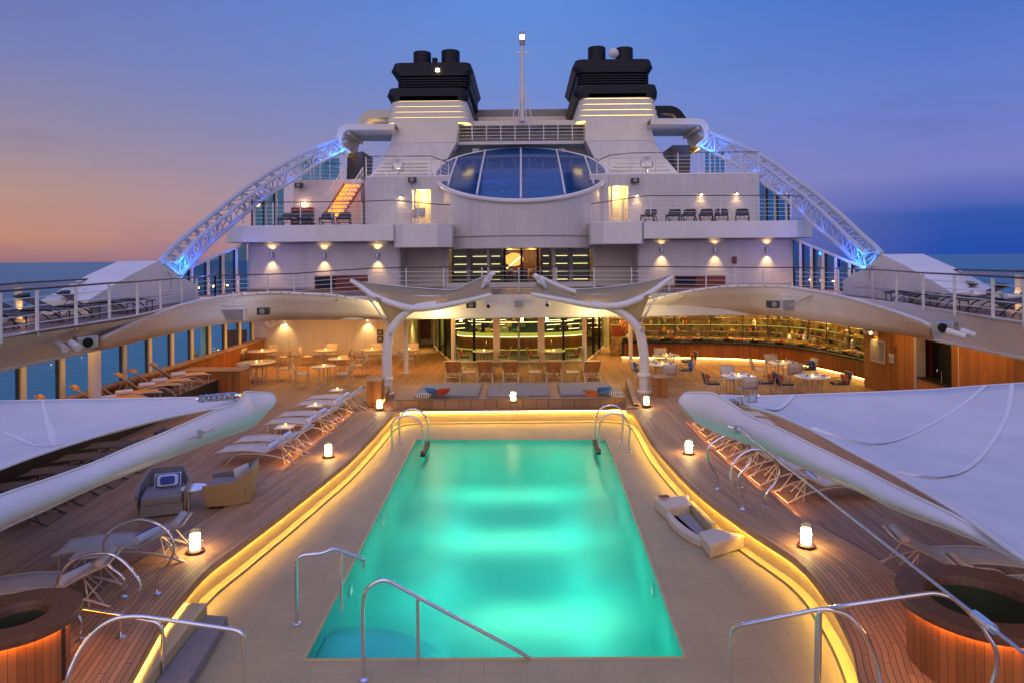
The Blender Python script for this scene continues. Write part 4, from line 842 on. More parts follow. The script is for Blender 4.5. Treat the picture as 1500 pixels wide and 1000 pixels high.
for k in range(7):
    z = .75+.29*k
    for q in (-4.6, -3.3, -2.0, 1.4, 2.7, 4.0): MB().tube([(q, 41.8+abs(q)*.3, z), (q+.85, 41.8+abs(q)*.3, z+.05)], .018, 4).build('shelf_light', 'strip_white', lr)
for i in range(26):
    q = random.uniform(-4, 4); MB().box((q, random.uniform(40, 43), random.uniform(.5, 1.2)), (.35, .3, random.uniform(.2, .5)), rz=random.random()).build('lounge_chair', random.choice(['fruit_yellow', 'tub_dark', 'fruit_green', 'black', 'frame_metal']), lr, bevel=.03)
for i in range(24): MB().box((random.uniform(-1.2, 1.0), 44.3, random.uniform(.9, 2.2)), (.22, .1, .25)).build('bottle_box', random.choice(['fruit_yellow', 'fruit_green', 'tub_dark', 'bread']), lr)
for q in (-3.4, -1.2, 1.0, 3.2): lamp('POINT', (q, 39.5, 2.2), 60, (1, .82, .12), .25, lr); lamp('POINT', (q, 42.5, 2.2), 45, (.85, .85, .12), .25, lr)
for x in (675, 765, 801):
    p = PY(x, 471, 34.6); t = thing('pendant_lamp', {675: 'left', 765: 'middle', 801: 'right'}[x]+' small pendant lamp inside the lower glass doors', 'pendant lamp', p, 'small pendant lamps'); MB().tube([p, p+V((0, 0, .22))], .06, 10).build('shade', 'bulb', t); MB().tube([p+V((0, 0, .2)), p+V((0, 0, .5))], .01, 4).build('cord', 'black', t)
# slender white columns
def column(x, y, top, r, lab, Y=None):
    p = PZ(x, y, 0) if Y is None else V((PY(x, y, Y).x, Y, 0)); t = thing('column', lab, 'column', p, 'slim white columns')
    MB().tube([p, p+V((0, 0, top))], r, 16).build('shaft', 'white_paint', t, smooth=True); MB().lathe([(r*1.5, 0), (r*1.5, .03), (r, .05)], p, 16).build('base_ring', 'white_paint', t)
column(595, 546, 2.8, .11, 'slim white column behind the left pole')
column(924, 530, 2.8, .1, 'slim white column behind the right pole')
column(299, 537, 2.8, .13, 'white column beside the tables in the left window corner', 31)
column(139, 585, 2.8, .17, 'white column between the window loungers', 20.4)
column(664, 538, 2.7, .09, 'white column at the left end of the lower glass doors', 33)
column(856, 533, 2.7, .09, 'white column at the right end of the lower glass doors', 33)
# left windows to the sea
lw = thing('window_wall', 'row of tall sea windows along the left side of the pool deck', 'window wall', (-14.2, 24, 0))
XW = -14.2; ys = [11.05+1.63*k for k in range(16)]
MB().bb(XW-.05, XW+.3, 8, 36.5, 0, .95).build('sill_wall', 'panel_teak_side', lw); MB().bb(XW-.07, XW+.38, 8, 36.5, .95, 1.05).build('ledge', 'bench_teak', lw, bevel=.02)
MB().bb(XW-.06, XW+.1, 8, 36.5, 2.55, 3.55).build('head', 'cream_paint', lw)
for y in ys: MB().bb(XW-.05, XW+.12, y-.1, y+.1, 1.05, 2.6).build('post', 'cream_paint', lw)
for y in ys: MB().bb(XW-.02, XW+.06, y-.15, y-.1, 1.05, 2.55).build('gasket', 'charcoal', lw)
for y0, y1 in zip(ys, ys[1:]): MB().add([(XW, y0, 1.05), (XW, y1, 1.05), (XW, y1, 2.6), (XW, y0, 2.6)], [(0, 1, 2, 3)]).build('pane', 'window_glass', lw)
# ------------------------------------------------------------------ buffet on the right
bf = thing('buffet_counter', 'long curved teak buffet counter lit along its foot', 'counter', (9, 33, 0))
cb = smooth_path([(4.9, 34.4, 0), (6.5, 34.1, 0), (9.5, 33.7, 0), (11.6, 32.7, 0), (12.9, 31, 0), (13.6, 28.6, 0), (13.8, 27.2, 0)], 6)
dcv = [0]
for a, b in zip(cb, cb[1:]): dcv.append(dcv[-1]+(b-a).length)
bo = offs(cb, .75, 1)
s = MB(); s.grid([[p+V((0, 0, .2)), p+V((0, 0, .9))] for p in cb]); s.build('front', 'counter_teak', bf, uv=lambda co, i: (dcv[i//2], co.z))
s = MB(); f_ = offs(cb, -.1, 1); s.grid([[p+V((0, 0, .9)), p+V((0, 0, .96)), q+V((0, 0, .96)), q+V((0, 0, .9))] for p, q in zip(f_, bo)]); s.build('top', 'black', bf)
s = MB(); g_ = offs(cb, .12, 1); s.grid([[p+V((0, 0, .2)), q+V((0, 0, .2)), q]  for p, q in zip(cb, g_)]); s.build('toe_kick', 'cream_paint', bf)
MB().tube([q+V((0, 0, .17)) for q in offs(cb, .07, 1)], .018, 5).build('foot_light', 'bar_led', bf)
s = MB(); s.grid([[p+V((0, 0, .96)), p+V((0, 0, 1.35))] for p in offs(cb, .15, 1)]); s.build('sneeze_guard', 'clear_glass', bf)
# back bar
bk = thing('back_bar', 'glowing back bar with glass shelves behind the buffet', 'back bar', (9, 35.5, 0))
cbk = offs(cb, 2.0, 1); cbk = [p for p in cbk if p.y > 28.5]
X0b = 5.2
bkp = smooth_path([(4.6, 36.6, 0), (8, 36.4, 0), (11.5, 35.9, 0), (13.6, 34.6, 0), (14.7, 32.5, 0), (15.0, 29, 0)], 6)
MB().grid([[p, p+V((0, 0, 2.75))] for p in bkp]).build('wall_panel', 'bar_back', bk)
ins = offs(bkp, -.35, 1)
for z in (1.25, 1.6, 1.95, 2.25): MB().grid([[p+V((0, 0, z)), q+V((0, 0, z)), q+V((0, 0, z+.02))] for p, q in zip(bkp, ins)]).build('shelf', 'clear_glass', bk); MB().tube([q+V((0, 0, z+.01)) for q in ins], .014, 4).build('shelf_edge', 'strip_green' if z in (1.6,) else 'frame_metal', bk)
MB().grid([[p, p+V((0, 0, 1.0)), q+V((0, 0, 1.0)), q] for p, q in zip(bkp, offs(bkp, -.6, 1))]).build('back_counter', 'bar_back', bk)
for i in range(3, len(ins)-1, 3): MB().tube([ins[i]+V((0, 0, 1)), ins[i]+V((0, 0, 2.5))], .03, 4).build('upright', 'tub_dark', bk)
rnd = random.Random(5)
for i in range(150):
    p = ins[rnd.randrange(1, len(ins)-1)].lerp(bkp[rnd.randrange(1, len(bkp)-1)], 0)+V((rnd.uniform(-.3, .3), .12, 0)); z = rnd.choice([1.0, 1.27, 1.62, 1.97])
    h = rnd.uniform(.12, .3); r_ = rnd.uniform(.04, .13)
    MB().lathe([(r_, 0), (r_, h*.6), (r_*.4, h*.75), (r_*.4, h)], p+V((0, 0, z+.02)), 10).build('bottle', rnd.choice(['fruit_yellow', 'bread', 'bread', 'china', 'tub_dark', 'frame_metal', 'charcoal', 'steel', 'steel', 'fruit_green', 'tub_dark', 'orange_cloth']), bk, smooth=True)
for i in range(2, len(ins), 4): lamp('POINT', ins[i]+V((0, -.5, 2.45)), 42, (1, .56, .14), .1, bk)
s = MB(); s.grid([[p+V((0, 0, 2.38)), p+V((0, 0, CZ)), ]for p in offs(cb, .25, 1)]); tag(s.build('valance', 'dark_red', solid=.05), 'dark red valance hanging over the buffet', 'valance')
# dishes along the counter
def ordn(n): return '%d%s' % (n, 'th' if 10 < n % 100 < 14 else {1: 'st', 2: 'nd', 3: 'rd'}.get(n % 10, 'th'))+' dish'
kinds = [('bread_basket', 'basket of bread rolls', 'bread'), ('fruit_bowl', 'bowl of red fruit', 'fruit_red'), ('salad_bowl', 'bowl of green salad', 'fruit_green'), ('serving_platter', 'platter of sliced food', 'bread'), ('yellow_bowl', 'bowl of yellow fruit', 'fruit_yellow')]
spots_ = offs(cb, .42, 1)
for i in range(1, len(cb)-1):
    for kk in range(2):
        nm, lab, mm = kinds[(i*2+kk*3) % 5] if i > 2 else kinds[2]; p = spots_[i].lerp(spots_[i+1], .5*kk)+V((0, 0, .965))
        frac = i/len(cb)
        t = thing(nm, '%s, %s along the buffet from the pole end' % (lab, ordn(2*i+kk-1)), 'dish', p, 'dishes on the buffet')
        MB().lathe([(.07, 0), (.1, .01), (.17, .1), (.16, .1), (.09, .02)], p, 14, cap=False).build('bowl', ['china', 'tub_dark', 'frame_metal'][i % 3], t, smooth=True)
        s = MB(); rr2 = random.Random(i*7+kk)
        for k in range(9): s.blob(p+V((rr2.uniform(-.1, .1), rr2.uniform(-.1, .1), .1+rr2.uniform(0, .07))), (.05, .05, .04), k, 5)
        s.build('food', mm, t, smooth=True)
p = cb[1]+V((.3, .35, .96)); t = thing('flower_arrangement', 'tall flower and fruit arrangement at the pole end of the buffet', 'flowers', p)
MB().lathe([(.12, 0), (.2, .2), (.12, .4)], p, 16).build('vase', 'china', t, smooth=True)
s = MB(); rnd = random.Random(3)
for k in range(60):
    a, e_, r_ = rnd.uniform(0, 6.3), rnd.uniform(0, 1), rnd.uniform(.1, .5); s.blob(p+V((r_*cos(a), r_*sin(a), .45+e_*.6)), (.07, .07, .05), k, 4)
s.build('blossom', 'orange_cloth', t); s = MB()
for k in range(30):
    a, r_ = rnd.uniform(0, 6.3), rnd.uniform(.1, .5); c_ = p+V((0, 0, .38)); q = p+V((r_*cos(a), r_*sin(a), .35+rnd.random()*.6)); s.add([c_, q, q+V((.1, .03, .12)), q+V((0, .03, .1))], [(0, 1, 2, 3)])
s.build('leaf_spray', 'fruit_green', t)
for x in (1020, 1090, 1160): lamp('SPOT', PY(x, 466, 33.3)+V((0, 0, .1)), 120, (1, .66, .25), .06, None, 110, 1, aim=(0, .3, -1), name='buffet_lamp')
# side teak wall on the right
tw = thing('teak_wall', 'tall polished teak wall on the right behind the shade sail', 'wall', (13.6, 22, 0)); tw['kind'] = 'structure'
X = 13.55; A = PY(1267, 480, 27.0).x
MB().prism([(A, 26.9), (X+.05, 25.4), (15, 25.4), (15, 27.1), (A, 27.1)], 0, CZ).build('panel', 'panel_teak', tw)
MB().bb(X+.08, X+.3, 25.0-1.3, 25.38, 0, CZ).build('frame', 'panel_teak_side', tw); MB().bb(X-.02, X+.3, 23.58, 23.72, 0, CZ).build('post', 'grey_trim', tw)
MB().bb(X, X+.3, 5, 21.3, 0, CZ).build('panel', 'panel_teak_side', tw); MB().bb(X+.02, X+.3, 21.32, 21.7, 0, CZ).build('panel', 'panel_teak_side', tw); MB().bb(X-.01, X+.3, 21.28, 21.32, 0, CZ).build('joint', 'frame_metal', tw)
MB().bb(X+.02, X+.3, 21.72, 23.56, 0, .95).build('cabinet', 'panel_teak_side', tw); MB().bb(X+.6, X+.7, 21.6, 23.7, .9, CZ).build('niche_back', 'black', tw); MB().bb(X+.6, X+.7, 23.7, 25.5, 0, CZ).build('niche_back', 'dark_red', tw); MB().bb(15.1, 15.2, 4, 46, -.1, DZ).build('outer_plate', 'white_paint', tw); MB().bb(X-.02, X+.6, 21.72, 23.56, .95, 1.0).build('niche_counter', 'black', tw)
MB().tube(fillet([(X+.25, 22.6, 1), (X+.25, 22.6, 1.4), (X+.1, 22.6, 1.4), (X+.1, 22.6, 1.3)], .08), .015, 6).build('tap', 'chrome', tw)
# notice board on the angled panel, sign, shells
n_ = V((-(26.9-25.4), -(X+.05-A), 0)).normalized(); tdir = V((X+.05-A, -1.5, 0)).normalized()
def onp(u, z, d=.02): return V((A, 26.9, z))+tdir*u+n_*d
def quadp(u0, u1, z0, z1, d, th=.03):
    s = MB(); vs = [onp(u, z, dd) for dd in (d, d+th) for u, z in ((u0, z0), (u1, z0), (u1, z1), (u0, z1))]
    return s.add(vs, [(0, 1, 2, 3), (4, 5, 6, 7), (0, 1, 5, 4), (1, 2, 6, 5), (2, 3, 7, 6), (3, 0, 4, 7)])
t = thing('menu_board', 'framed grey menu board on the teak panel under three shell lamps', 'board', onp(.8, 1.4))
quadp(.35, 1.25, 1.1, 1.95, .01, .04).build('frame', 'frame_metal', t); quadp(.4, 1.2, 1.16, 1.9, .052, .01).build('board_face', 'cushion_grey', t)
t = thing('shell_lamp', 'three pale shell lamps above the menu board', 'lamp', onp(.7, 2.15))
for k in range(3): MB().blob(onp(.25+.3*k, 2.2, .15), (.12, .1, .1), k).build('shell', 'china', t, smooth=True)
lamp('SPOT', onp(.7, 2.25, .25), 60, (1, .6, .15), .05, t, 100, 1, aim=(.3, .4, -1))
t = thing('name_sign', 'small dark sign with white lettering on the teak panel', 'sign', onp(1.65, 1.4))
quadp(1.5, 1.8, 1.62, 1.78, .01, .03).build('top_plate', 'dark_red', t); quadp(1.5, 1.8, 1.2, 1.58, .01, .03).build('plate', 'grey_trim', t)
tcu = bpy.data.curves.new('lettering', 'FONT'); tcu.body = 'PATIO'; tcu.size = .11; tcu.align_x = 'CENTER'; tcu.extrude = .003; to = bpy.data.objects.new('lettering', tcu); col.objects.link(to); tcu.materials.append(M['china']); dg_ = bpy.context.evaluated_depsgraph_get(); me_ = bpy.data.meshes.new_from_object(to.evaluated_get(dg_)); bpy.data.objects.remove(to); to = bpy.data.objects.new('lettering', me_); col.objects.link(to)
to.parent = t; to.matrix_world = Matrix.Identity(4); q = onp(1.65, 1.44, .05)-V(t.location); zx = V((0, 0, 1)); nn_ = n_; xx = -nn_.cross(zx)*-1
xx = zx.cross(n_).normalized(); to.matrix_local = Matrix(((xx.x, 0, n_.x, q.x), (xx.y, 0, n_.y, q.y), (xx.z, 1, n_.z, q.z), (0, 0, 0, 1)))
# teak divider and boxes
def teakbox(x0, x1, y0, y1, h, name, lab, cat, mm='panel_teak', grp=None):
    t = thing(name, lab, cat, ((x0+x1)/2, (y0+y1)/2, 0), grp); MB().bb(x0, x1, y0, y1, .0, h-.05).build('body', mm, t, bevel=.01); MB().bb(x0-.03, x1+.03, y0-.03, y1+.03, h-.05, h).build('top', 'bench_teak', t, bevel=.01); return t
p = PZ(352, 578, 0); teakbox(-13.4, p.x, p.y, p.y+.9, .95, 'divider_cabinet', 'long low teak divider between the window loungers and the tables', 'divider')
p = PZ(539, 596, 0); q = PZ(560, 594, 0); teakbox(p.x-.05, q.x-.02, p.y+.1, p.y+.7, .95, 'end_box', 'small teak box at the far end of the left lounger row', 'box', grp='teak boxes near the poles')
p = PZ(959, 581, 0); q = PZ(979, 581, 0); teakbox(p.x, q.x, p.y, p.y+.6, .74, 'end_box', 'small teak box beside the right pole', 'box', grp='teak boxes near the poles')
# ------------------------------------------------------------------ sunbed at the far end of the pool
p = PZ(572, 584, .33); SX0, SX1, SY0, SY1, SH = -4.55, 3.5, 23.66, 26.4, .34
sb = thing('sunbed', 'wide teak sunbed with grey pads across the far end of the pool', 'sunbed', (-.5, SY0, 0))
MB().prism([(SX0-.0, SY0), (SX1, SY0), (SX1+.15, SY1), (SX0-.4, SY1)], .003, SH).build('plinth', 'bench_teak', sb, bevel=.015)
for k in range(1, 9): x = SX0+(SX1-SX0)*k/9; MB().bb(x-.008, x+.008, SY0-.004, SY0+.01, .01, SH-.01).build('front_joint', 'black', sb)
MB().bb(SX0+.01, SX1-.01, SY0-.003, SY0+.01, .01, SH-.02).build('front_panel', 'front_teak', sb)
for a, b in ((607, 700), (713, 806), (822, 905)):
    A, Bq = PZ(a, 583, SH), PZ(b, 583, SH); MB().bb(A.x, Bq.x, SY0+.25, SY1-.25, SH+.002, SH+.1).build('pad', 'cushion_grey', sb, bevel=.03, seg=3)
for sg in (-1, 1):
    x = SX0-.62 if sg < 0 else SX1+.4
    vs = [(x-.12, 23.9, .05), (x+.12, 23.9, .05), (x+.12+sg*.18, 27, .05), (x-.12+sg*.18, 27, .05), (x-.1, 23.9, .1), (x+.1, 23.9, .1), (x+.1+sg*.18, 27, .45), (x-.1+sg*.18, 27, .45)]
    tag(MB().add(vs, [(0, 1, 2, 3), (4, 5, 6, 7), (0, 1, 5, 4), (1, 2, 6, 5), (2, 3, 7, 6), (3, 0, 4, 7)]).build('teak_ramp', 'bench_teak', bevel=.01), 'teak wedge between the sunbed and the %s pole' % ('left' if sg < 0 else 'right'), 'wedge', 'teak wedges by the poles')
def pillow(x, y, z, lab, mm, rz=0, tilt=.5, d=(.5, .16, .4), plane=None):
    s = MB(); rows = []
    for side in (1, -1):
        g = [[V((u*d[0]/2, side*d[1]/2*(1-u**4)*(1-w**4), w*d[2]/2)) for u in [-1+2*i/8 for i in range(9)]] for w in [-1+2*j/8 for j in range(9)]]
        s.grid(g)
    o = s.build('pillow', mm, smooth=True); o.location = (x, y, z); o.rotation_euler = (tilt, 0, rz); return tag(o, lab, 'pillow', 'scatter pillows on the sunbed')
for x, y, lab, mm, rz, tl in ((620, 579, 'black and white striped pillow at the left end of the sunbed', 'stripes', .1, 1.2), (633, 575, 'blue pillow behind the striped one at the left of the sunbed', 'blue_cloth', -.5, .8), (648, 575, 'red pillow beside the blue one at the left of the sunbed', 'red_cloth', .5, .9),
                              (765, 580, 'pale pillow lying flat by the middle lantern', 'cushion_grey', 0, 1.4), (866, 577, 'red pillow on the right part of the sunbed', 'orange_cloth', -.4, 1.0), (884, 574, 'blue pillow beside the red one on the right of the sunbed', 'blue_cloth', .3, .7), (903, 577, 'striped pillow at the right end of the sunbed', 'stripes', 0, 1.25)):
    p = PZ(x, y, .55); pillow(p.x, p.y, .56 if tl > 1 else .6, lab, mm, rz, tl)
# lanterns
def lantern(x, y, lab, z=.045):
    p = PZ(x, y, z); t = thing('lantern', lab, 'lantern', p, 'glowing table lanterns on the pool surround')
    MB().lathe([(.15, 0), (.155, .02), (.155, .045), (.11, .055)], p, 24).build('base_plate', 'handrail_wood', t, smooth=True)
    MB().lathe([(.09, .06), (.09, .32)], p, 20).build('glow_cylinder', 'lantern_glow', t, smooth=True)
    MB().lathe([(.115, .055), (.118, .4)], p, 24, cap=False).build('glass_sleeve', 'clear_glass', t, smooth=True)
    for a in (.4, 2.5, 4.6): lamp('POINT', p+V((.112*cos(a), .112*sin(a), .2)), 8, (1, .56, .18), .008, t)
lantern(556, 599, 'lantern at the far left corner by the left pole'); lantern(947, 594, 'lantern at the far right corner by the right pole'); lantern(752, 588, 'lantern in the middle of the far sunbed', .345)
lantern(481, 669, 'lantern on the left surround beside the lounger row'); lantern(1009, 664, 'lantern on the right surround before the grab loops'); lantern(286, 808, 'lantern on the left surround behind the left grab loops'); lantern(1181, 800, 'lantern on the right surround near the stay cable')
# ------------------------------------------------------------------ central butterfly umbrellas
def umbrella(sgn, lab, base, mid, tips):
    b = PZ(*base, 0); Y = b.y
    t = thing('butterfly_umbrella', lab, 'umbrella', b, 'white butterfly umbrellas on curved poles')
    pole = smooth_path([b]+[PY(x, y, Y) for x, y in mid], 6); n = len(pole)
    MB().tube(pole, [.21-.1*(i/n)**1.3 for i in range(n)], 16).build('pole', 'white_paint', t, smooth=True)
    c = PY(*tips['collar'], Y); MB().lathe([(.2, -.05), (.26, -.03), (.26, .05), (.2, .07)], c, 20).build('collar', 'white_paint', t, smooth=True); MB().lathe([(.3, 0), (.3, .05), (.22, .08)], b, 20).build('base_ring', 'white_paint', t, smooth=True)
    boom = smooth_path([PY(x, y, yy) for x, y, yy in tips['near']], 6); m = len(boom)
    MB().tube(boom, [.09+.075*sin(pi*i/(m-1)) for i in range(m)], 12, flat=.8).build('boom', 'white_paint', t, smooth=True)
    far = smooth_path([PY(x, y, yy) for x, y, yy in tips['far']], 6)
    MB().tube(far[int(len(far)*.62):], .1, 10).build('boom', 'white_paint', t, smooth=True)
    hi = smooth_path([PY(x, y, yy) for x, y, yy in tips['edge']], 6); k = min(len(boom), len(hi)); rows = []
    for i in range(k):
        u = i/(k-1); a, b2 = boom[int(u*(m-1))]+V((0, .05, .07)), hi[int(u*(len(hi)-1))]
        rows.append([a.lerp(b2, w/6)+V((0, 0, -.22*sin(pi*w/6)*sin(pi*u))) for w in range(7)])
    MB().grid(rows).build('canopy', 'canvas', t, smooth=True, solid=.015)
    MB().tube(hi, .03, 6).build('edge_rope', 'white_paint', t, smooth=True)
    # gusset between outer boom and pole
    g = [PY(x, y, Y-.02) for x, y in tips['gusset']]; q = [PY(x, y, Y+.05) for x, y in tips['gusset2']]
    MB().grid([[a, a.lerp(c2, .33)+V((0, .1, 0)), a.lerp(c2, .66)+V((0, .1, 0)), c2] for a, c2 in zip(smooth_path(g, 3), smooth_path(q, 3))]).build('gusset', 'canvas', t, smooth=True, solid=.015)
    for st_ in tips['stay']: MB().tube([PY(*st_[0], Y-.1), PY(*st_[1], Y-.1)], .018, 5).build('stay', 'steel', t)
    for x, y in tips['pins']: p = PY(x, y, Y-.2); MB().tube([p, p+V((0, .15, 0))], .07, 10).build('pin', 'steel', t)
    tp = PY(*tips['fin'][0], Y+.6); tq = PY(*tips['fin'][1], Y+.2); MB().tube([tp, tp.lerp(tq, .5), tq], [.1, .2, .06], 8, flat=.5).build('tip_fin', 'white_paint', t, smooth=True)
    for k in range(5): q = tp.lerp(tq, .25+.13*k); MB().box(q+V((0, -.15, 0)), (.16, .1, .1), ry=k).build('shackle', 'steel', t, bevel=.01)
umbrella(-1, 'white butterfly umbrella on the left curved pole', (567, 577), [(567, 545), (567, 520), (570, 492), (578, 476), (592, 461), (612, 450), (640, 446)],
 dict(collar=(566.5, 554), near=[(514, 411, 27), (528, 420, 26.9), (548, 434, 26.7), (575, 445, 26.4), (605, 452, 26.2), (640, 450, 26), (680, 442, 25.9), (720, 432, 25.8)],
 far=[(514, 411, 27), (560, 430, 27.6), (620, 440, 28), (670, 432, 28), (700, 418, 28), (724, 399, 28)], edge=[(532, 414, 28.4), (560, 417, 29.2), (600, 421, 29.6), (640, 424, 29.4), (668, 424, 28.9), (690, 414, 28.4), (712, 404, 28.1)],
 gusset=[(549, 435), (556, 447), (564, 462), (572, 480)], gusset2=[(600, 452), (594, 455), (586, 463), (575, 482)], stay=[((537, 432), (571, 482)), ((541, 436), (573, 484))], pins=[(628, 451), (572, 490)], fin=[(722, 398), (706, 422)]))
umbrella(1, 'white butterfly umbrella on the right curved pole', (944, 574), [(944, 545), (943, 518), (938, 490), (929, 474), (913, 460), (893, 451), (866, 445)],
 dict(collar=(943.5, 549), near=[(985, 406, 27), (972, 415, 26.9), (955, 428, 26.7), (932, 440, 26.4), (905, 448, 26.2), (868, 448, 26), (825, 440, 25.9), (778, 431, 25.8)],
 far=[(985, 406, 27), (950, 425, 27.6), (900, 436, 28), (850, 430, 28), (815, 418, 28), (782, 403, 28)], edge=[(966, 409, 28.4), (940, 414, 29.2), (905, 419, 29.6), (865, 423, 29.4), (836, 423, 28.9), (812, 414, 28.4), (792, 404, 28.1)],
 gusset=[(953, 430), (947, 445), (941, 460), (935, 476)], gusset2=[(903, 448), (910, 452), (921, 462), (932, 478)], stay=[((968, 428), (937, 477)), ((963, 431), (934, 480))], pins=[(875, 447), (941, 484)], fin=[(784, 402), (800, 422)]))
# ------------------------------------------------------------------ near shade sails
def bigsail(sgn, lab, st_, near, far, seams, hard, fit, cable):
    t = thing('shade_sail', lab, 'shade sail', PY(st_[1][0], st_[1][1], st_[1][3]), 'big white shade sails over the loungers')
    S = [(PY(x, y0, Y), PY(x, y1, Y)) for x, y0, y1, Y in st_]
    T = smooth_path([a for a, b in S], 4); Bm = smooth_path([b for a, b in S], 4); rows = []; d = -sgn
    for a, b in zip(T, Bm):
        h = (a-b).length; w = .3*min(1, h/.3)
        prof = []
        for k in range(9):
            u = k/8; prof.append(a.lerp(b, u)+V((d*(.16*sin(pi*u)*min(1, h/.3)), 0, 0)))
        for k in range(1, 8):
            u = 1-k/8; prof.append(a.lerp(b, u)+V((d*(.16*sin(pi*u)*min(1, h/.3)-.05-.02*sin(pi*u)), 0, 0)))
        rows.append(prof+[prof[0]])
    MB().grid(rows).build('hull_boom', 'white_paint', t, smooth=True)
    MB().tube(T, .018, 6).build('boom_edge', 'white_paint', t, smooth=True); MB().tube(Bm, .014, 6).build('boom_keel', 'cream_paint', t, smooth=True)
    nr = smooth_path([PY(*q) for q in near], 5); fr = smooth_path([PY(*q) for q in far], 5); k = min(len(nr), len(fr)); W_ = 14
    def surf(i, j): u = i/(k-1); w = j/W_; return nr[i].lerp(fr[i], w)+V((0, 0, -.28*sin(pi*w)*min(1, u*2)))
    MB().grid([[surf(i, j) for j in range(W_+1)] for i in range(k)]).build('fabric', 'sail', t, smooth=True, solid=.012)
    MB().tube(nr, .022, 6).build('hem', 'white_paint', t, smooth=True); MB().tube(fr, .018, 6).build('hem', 'sail_seam', t, smooth=True)
    for (i0, i1, c) in seams:
        pts = []
        for j in range(W_+1):
            w = j/W_; fi = i0+(i1-i0)*(w**c); a = min(k-2, int(fi)); pts.append(surf(a, j).lerp(surf(a+1, j), fi-a)+V((0, 0, .012)))
        MB().grid([[p+V((0, -.0, 0)), p+V((.0, 0, .0))+ (V((0.11, .02, .003)))] for p in pts]).build('seam', 'sail_seam', t, smooth=True)
    # hardware
    c0, c1, Yh = hard; A, Bq = PY(*c0, Yh), PY(*c1, Yh)
    MB().tube([A, Bq], .035, 8).build('turnbuckle', 'chrome', t, smooth=True)
    for w in range(7): q = A.lerp(Bq, .1+w*.12); MB().tube([q+V((0, 0, -.05)), q+V((.02, 0, .05))], .05, 8).build('shackle', 'chrome' if w % 2 else 'steel', t, smooth=True)
    MB().box(A.lerp(Bq, .5)+V((0, .05, -.04)), ((Bq-A).length*.9, .16, .02)).build('plate', 'steel', t, bevel=.005)
    q = PY(*fit[0], fit[2]); r = PY(*fit[1], fit[2]-.05); MB().tube([q, r], .015, 6).build('cleat', 'chrome', t); MB().tube([q.lerp(r, .5)+V((0, -.04, -.05)), q.lerp(r, .5)+V((0, -.04, .06))], .04, 8).build('cleat_knob', 'steel', t)
    if cable:
        a, b = PY(*cable[0]), PY(*cable[1]); MB().tube([a, b], .011, 8).build('stay_cable', 'steel', t, smooth=True)
        for w in (.0, .06, .93): MB().tube([a.lerp(b, w), a.lerp(b, w+.03)], .028, 8).build('cable_terminal', 'chrome', t, smooth=True)
    return t
LS = [(399, 576, 582, 11.4), (392, 574.5, 599, 11.3), (376, 574, 619, 11.15), (358, 574, 629, 10.95), (350, 588, 632, 10.85), (310, 603, 646, 10.3), (244, 632, 671, 9.6), (190, 654, 692, 9.1), (135, 678, 714, 8.5), (68, 702, 745, 7.8), (0, 725, 776, 7.2), (-150, 780, 850, 6.1), (-400, 870, 950, 4.9)]
bigsail(-1, 'white shade sail with a long hull shaped boom on the left', LS,
 [(356, 586, 11.0), (332, 595, 10.9), (290, 602, 10.6), (243, 611, 10.2), (180, 627, 9.6), (122, 644, 9.1), (60, 664, 8.6), (0, 686, 8.1), (-150, 745, 7.0), (-400, 850, 5.6)],
 [(352, 581, 11.15), (320, 581, 11.5), (270, 582, 11.8), (216, 583, 12.1), (162, 584, 12.4), (100, 585, 12.7), (50, 586, 12.9), (0, 587, 13.1), (-150, 592, 13.6), (-400, 602, 14)],
 [(28, 29, 1), (22, 40, .75), (9, 13, .8), (36, 38, 1)], ((288, 584), (352, 578), 10.95), ((276, 642), (312, 627), 9.7), None)
RS = [(1001, 577, 583, 10.95), (1006, 574.5, 597, 10.88), (1020, 574.5, 617, 10.8), (1046, 576, 631, 10.6), (1078, 595, 643, 10.3), (1100, 609, 651, 10), (1140, 626, 667, 9.5), (1208, 660, 698, 8.6), (1262, 686, 720, 7.95), (1316, 714, 747, 7.2), (1397, 754, 777, 6.3), (1451, 786, 800, 5.9), (1497, 817, 823, 5.5), (1700, 925, 930, 4.4)]
bigsail(1, 'white shade sail with a long hull shaped boom on the right', RS,
 [(1052, 584, 10.75), (1100, 596, 10.6), (1130, 604, 10.2), (1162, 617, 9.7), (1198, 634, 9.15), (1235, 654.6, 8.55), (1275, 676, 7.95), (1316, 698, 7.35), (1397, 746, 6.4), (1451, 784, 5.8), (1497, 817, 5.35), (1600, 880, 4.7)],
 [(1056, 578, 11.0), (1100, 580, 11.4), (1140, 579, 11.7), (1185, 577.5, 12.0), (1235, 575.7, 12.3), (1280, 574, 12.5), (1325, 572, 12.7), (1370, 570, 12.9), (1420, 566, 13.1), (1470, 562.5, 13.3), (1500, 560.5, 13.5), (1650, 550, 14.2)],
 [(18, 42, .8), (7, 12, .8), (34, 48, .7)], ((1068, 590), (1112, 579), 10.6), ((1066, 624), (1092, 632), 10.0), ((1080, 626, 9.95), (1500, 956, 3.6)))
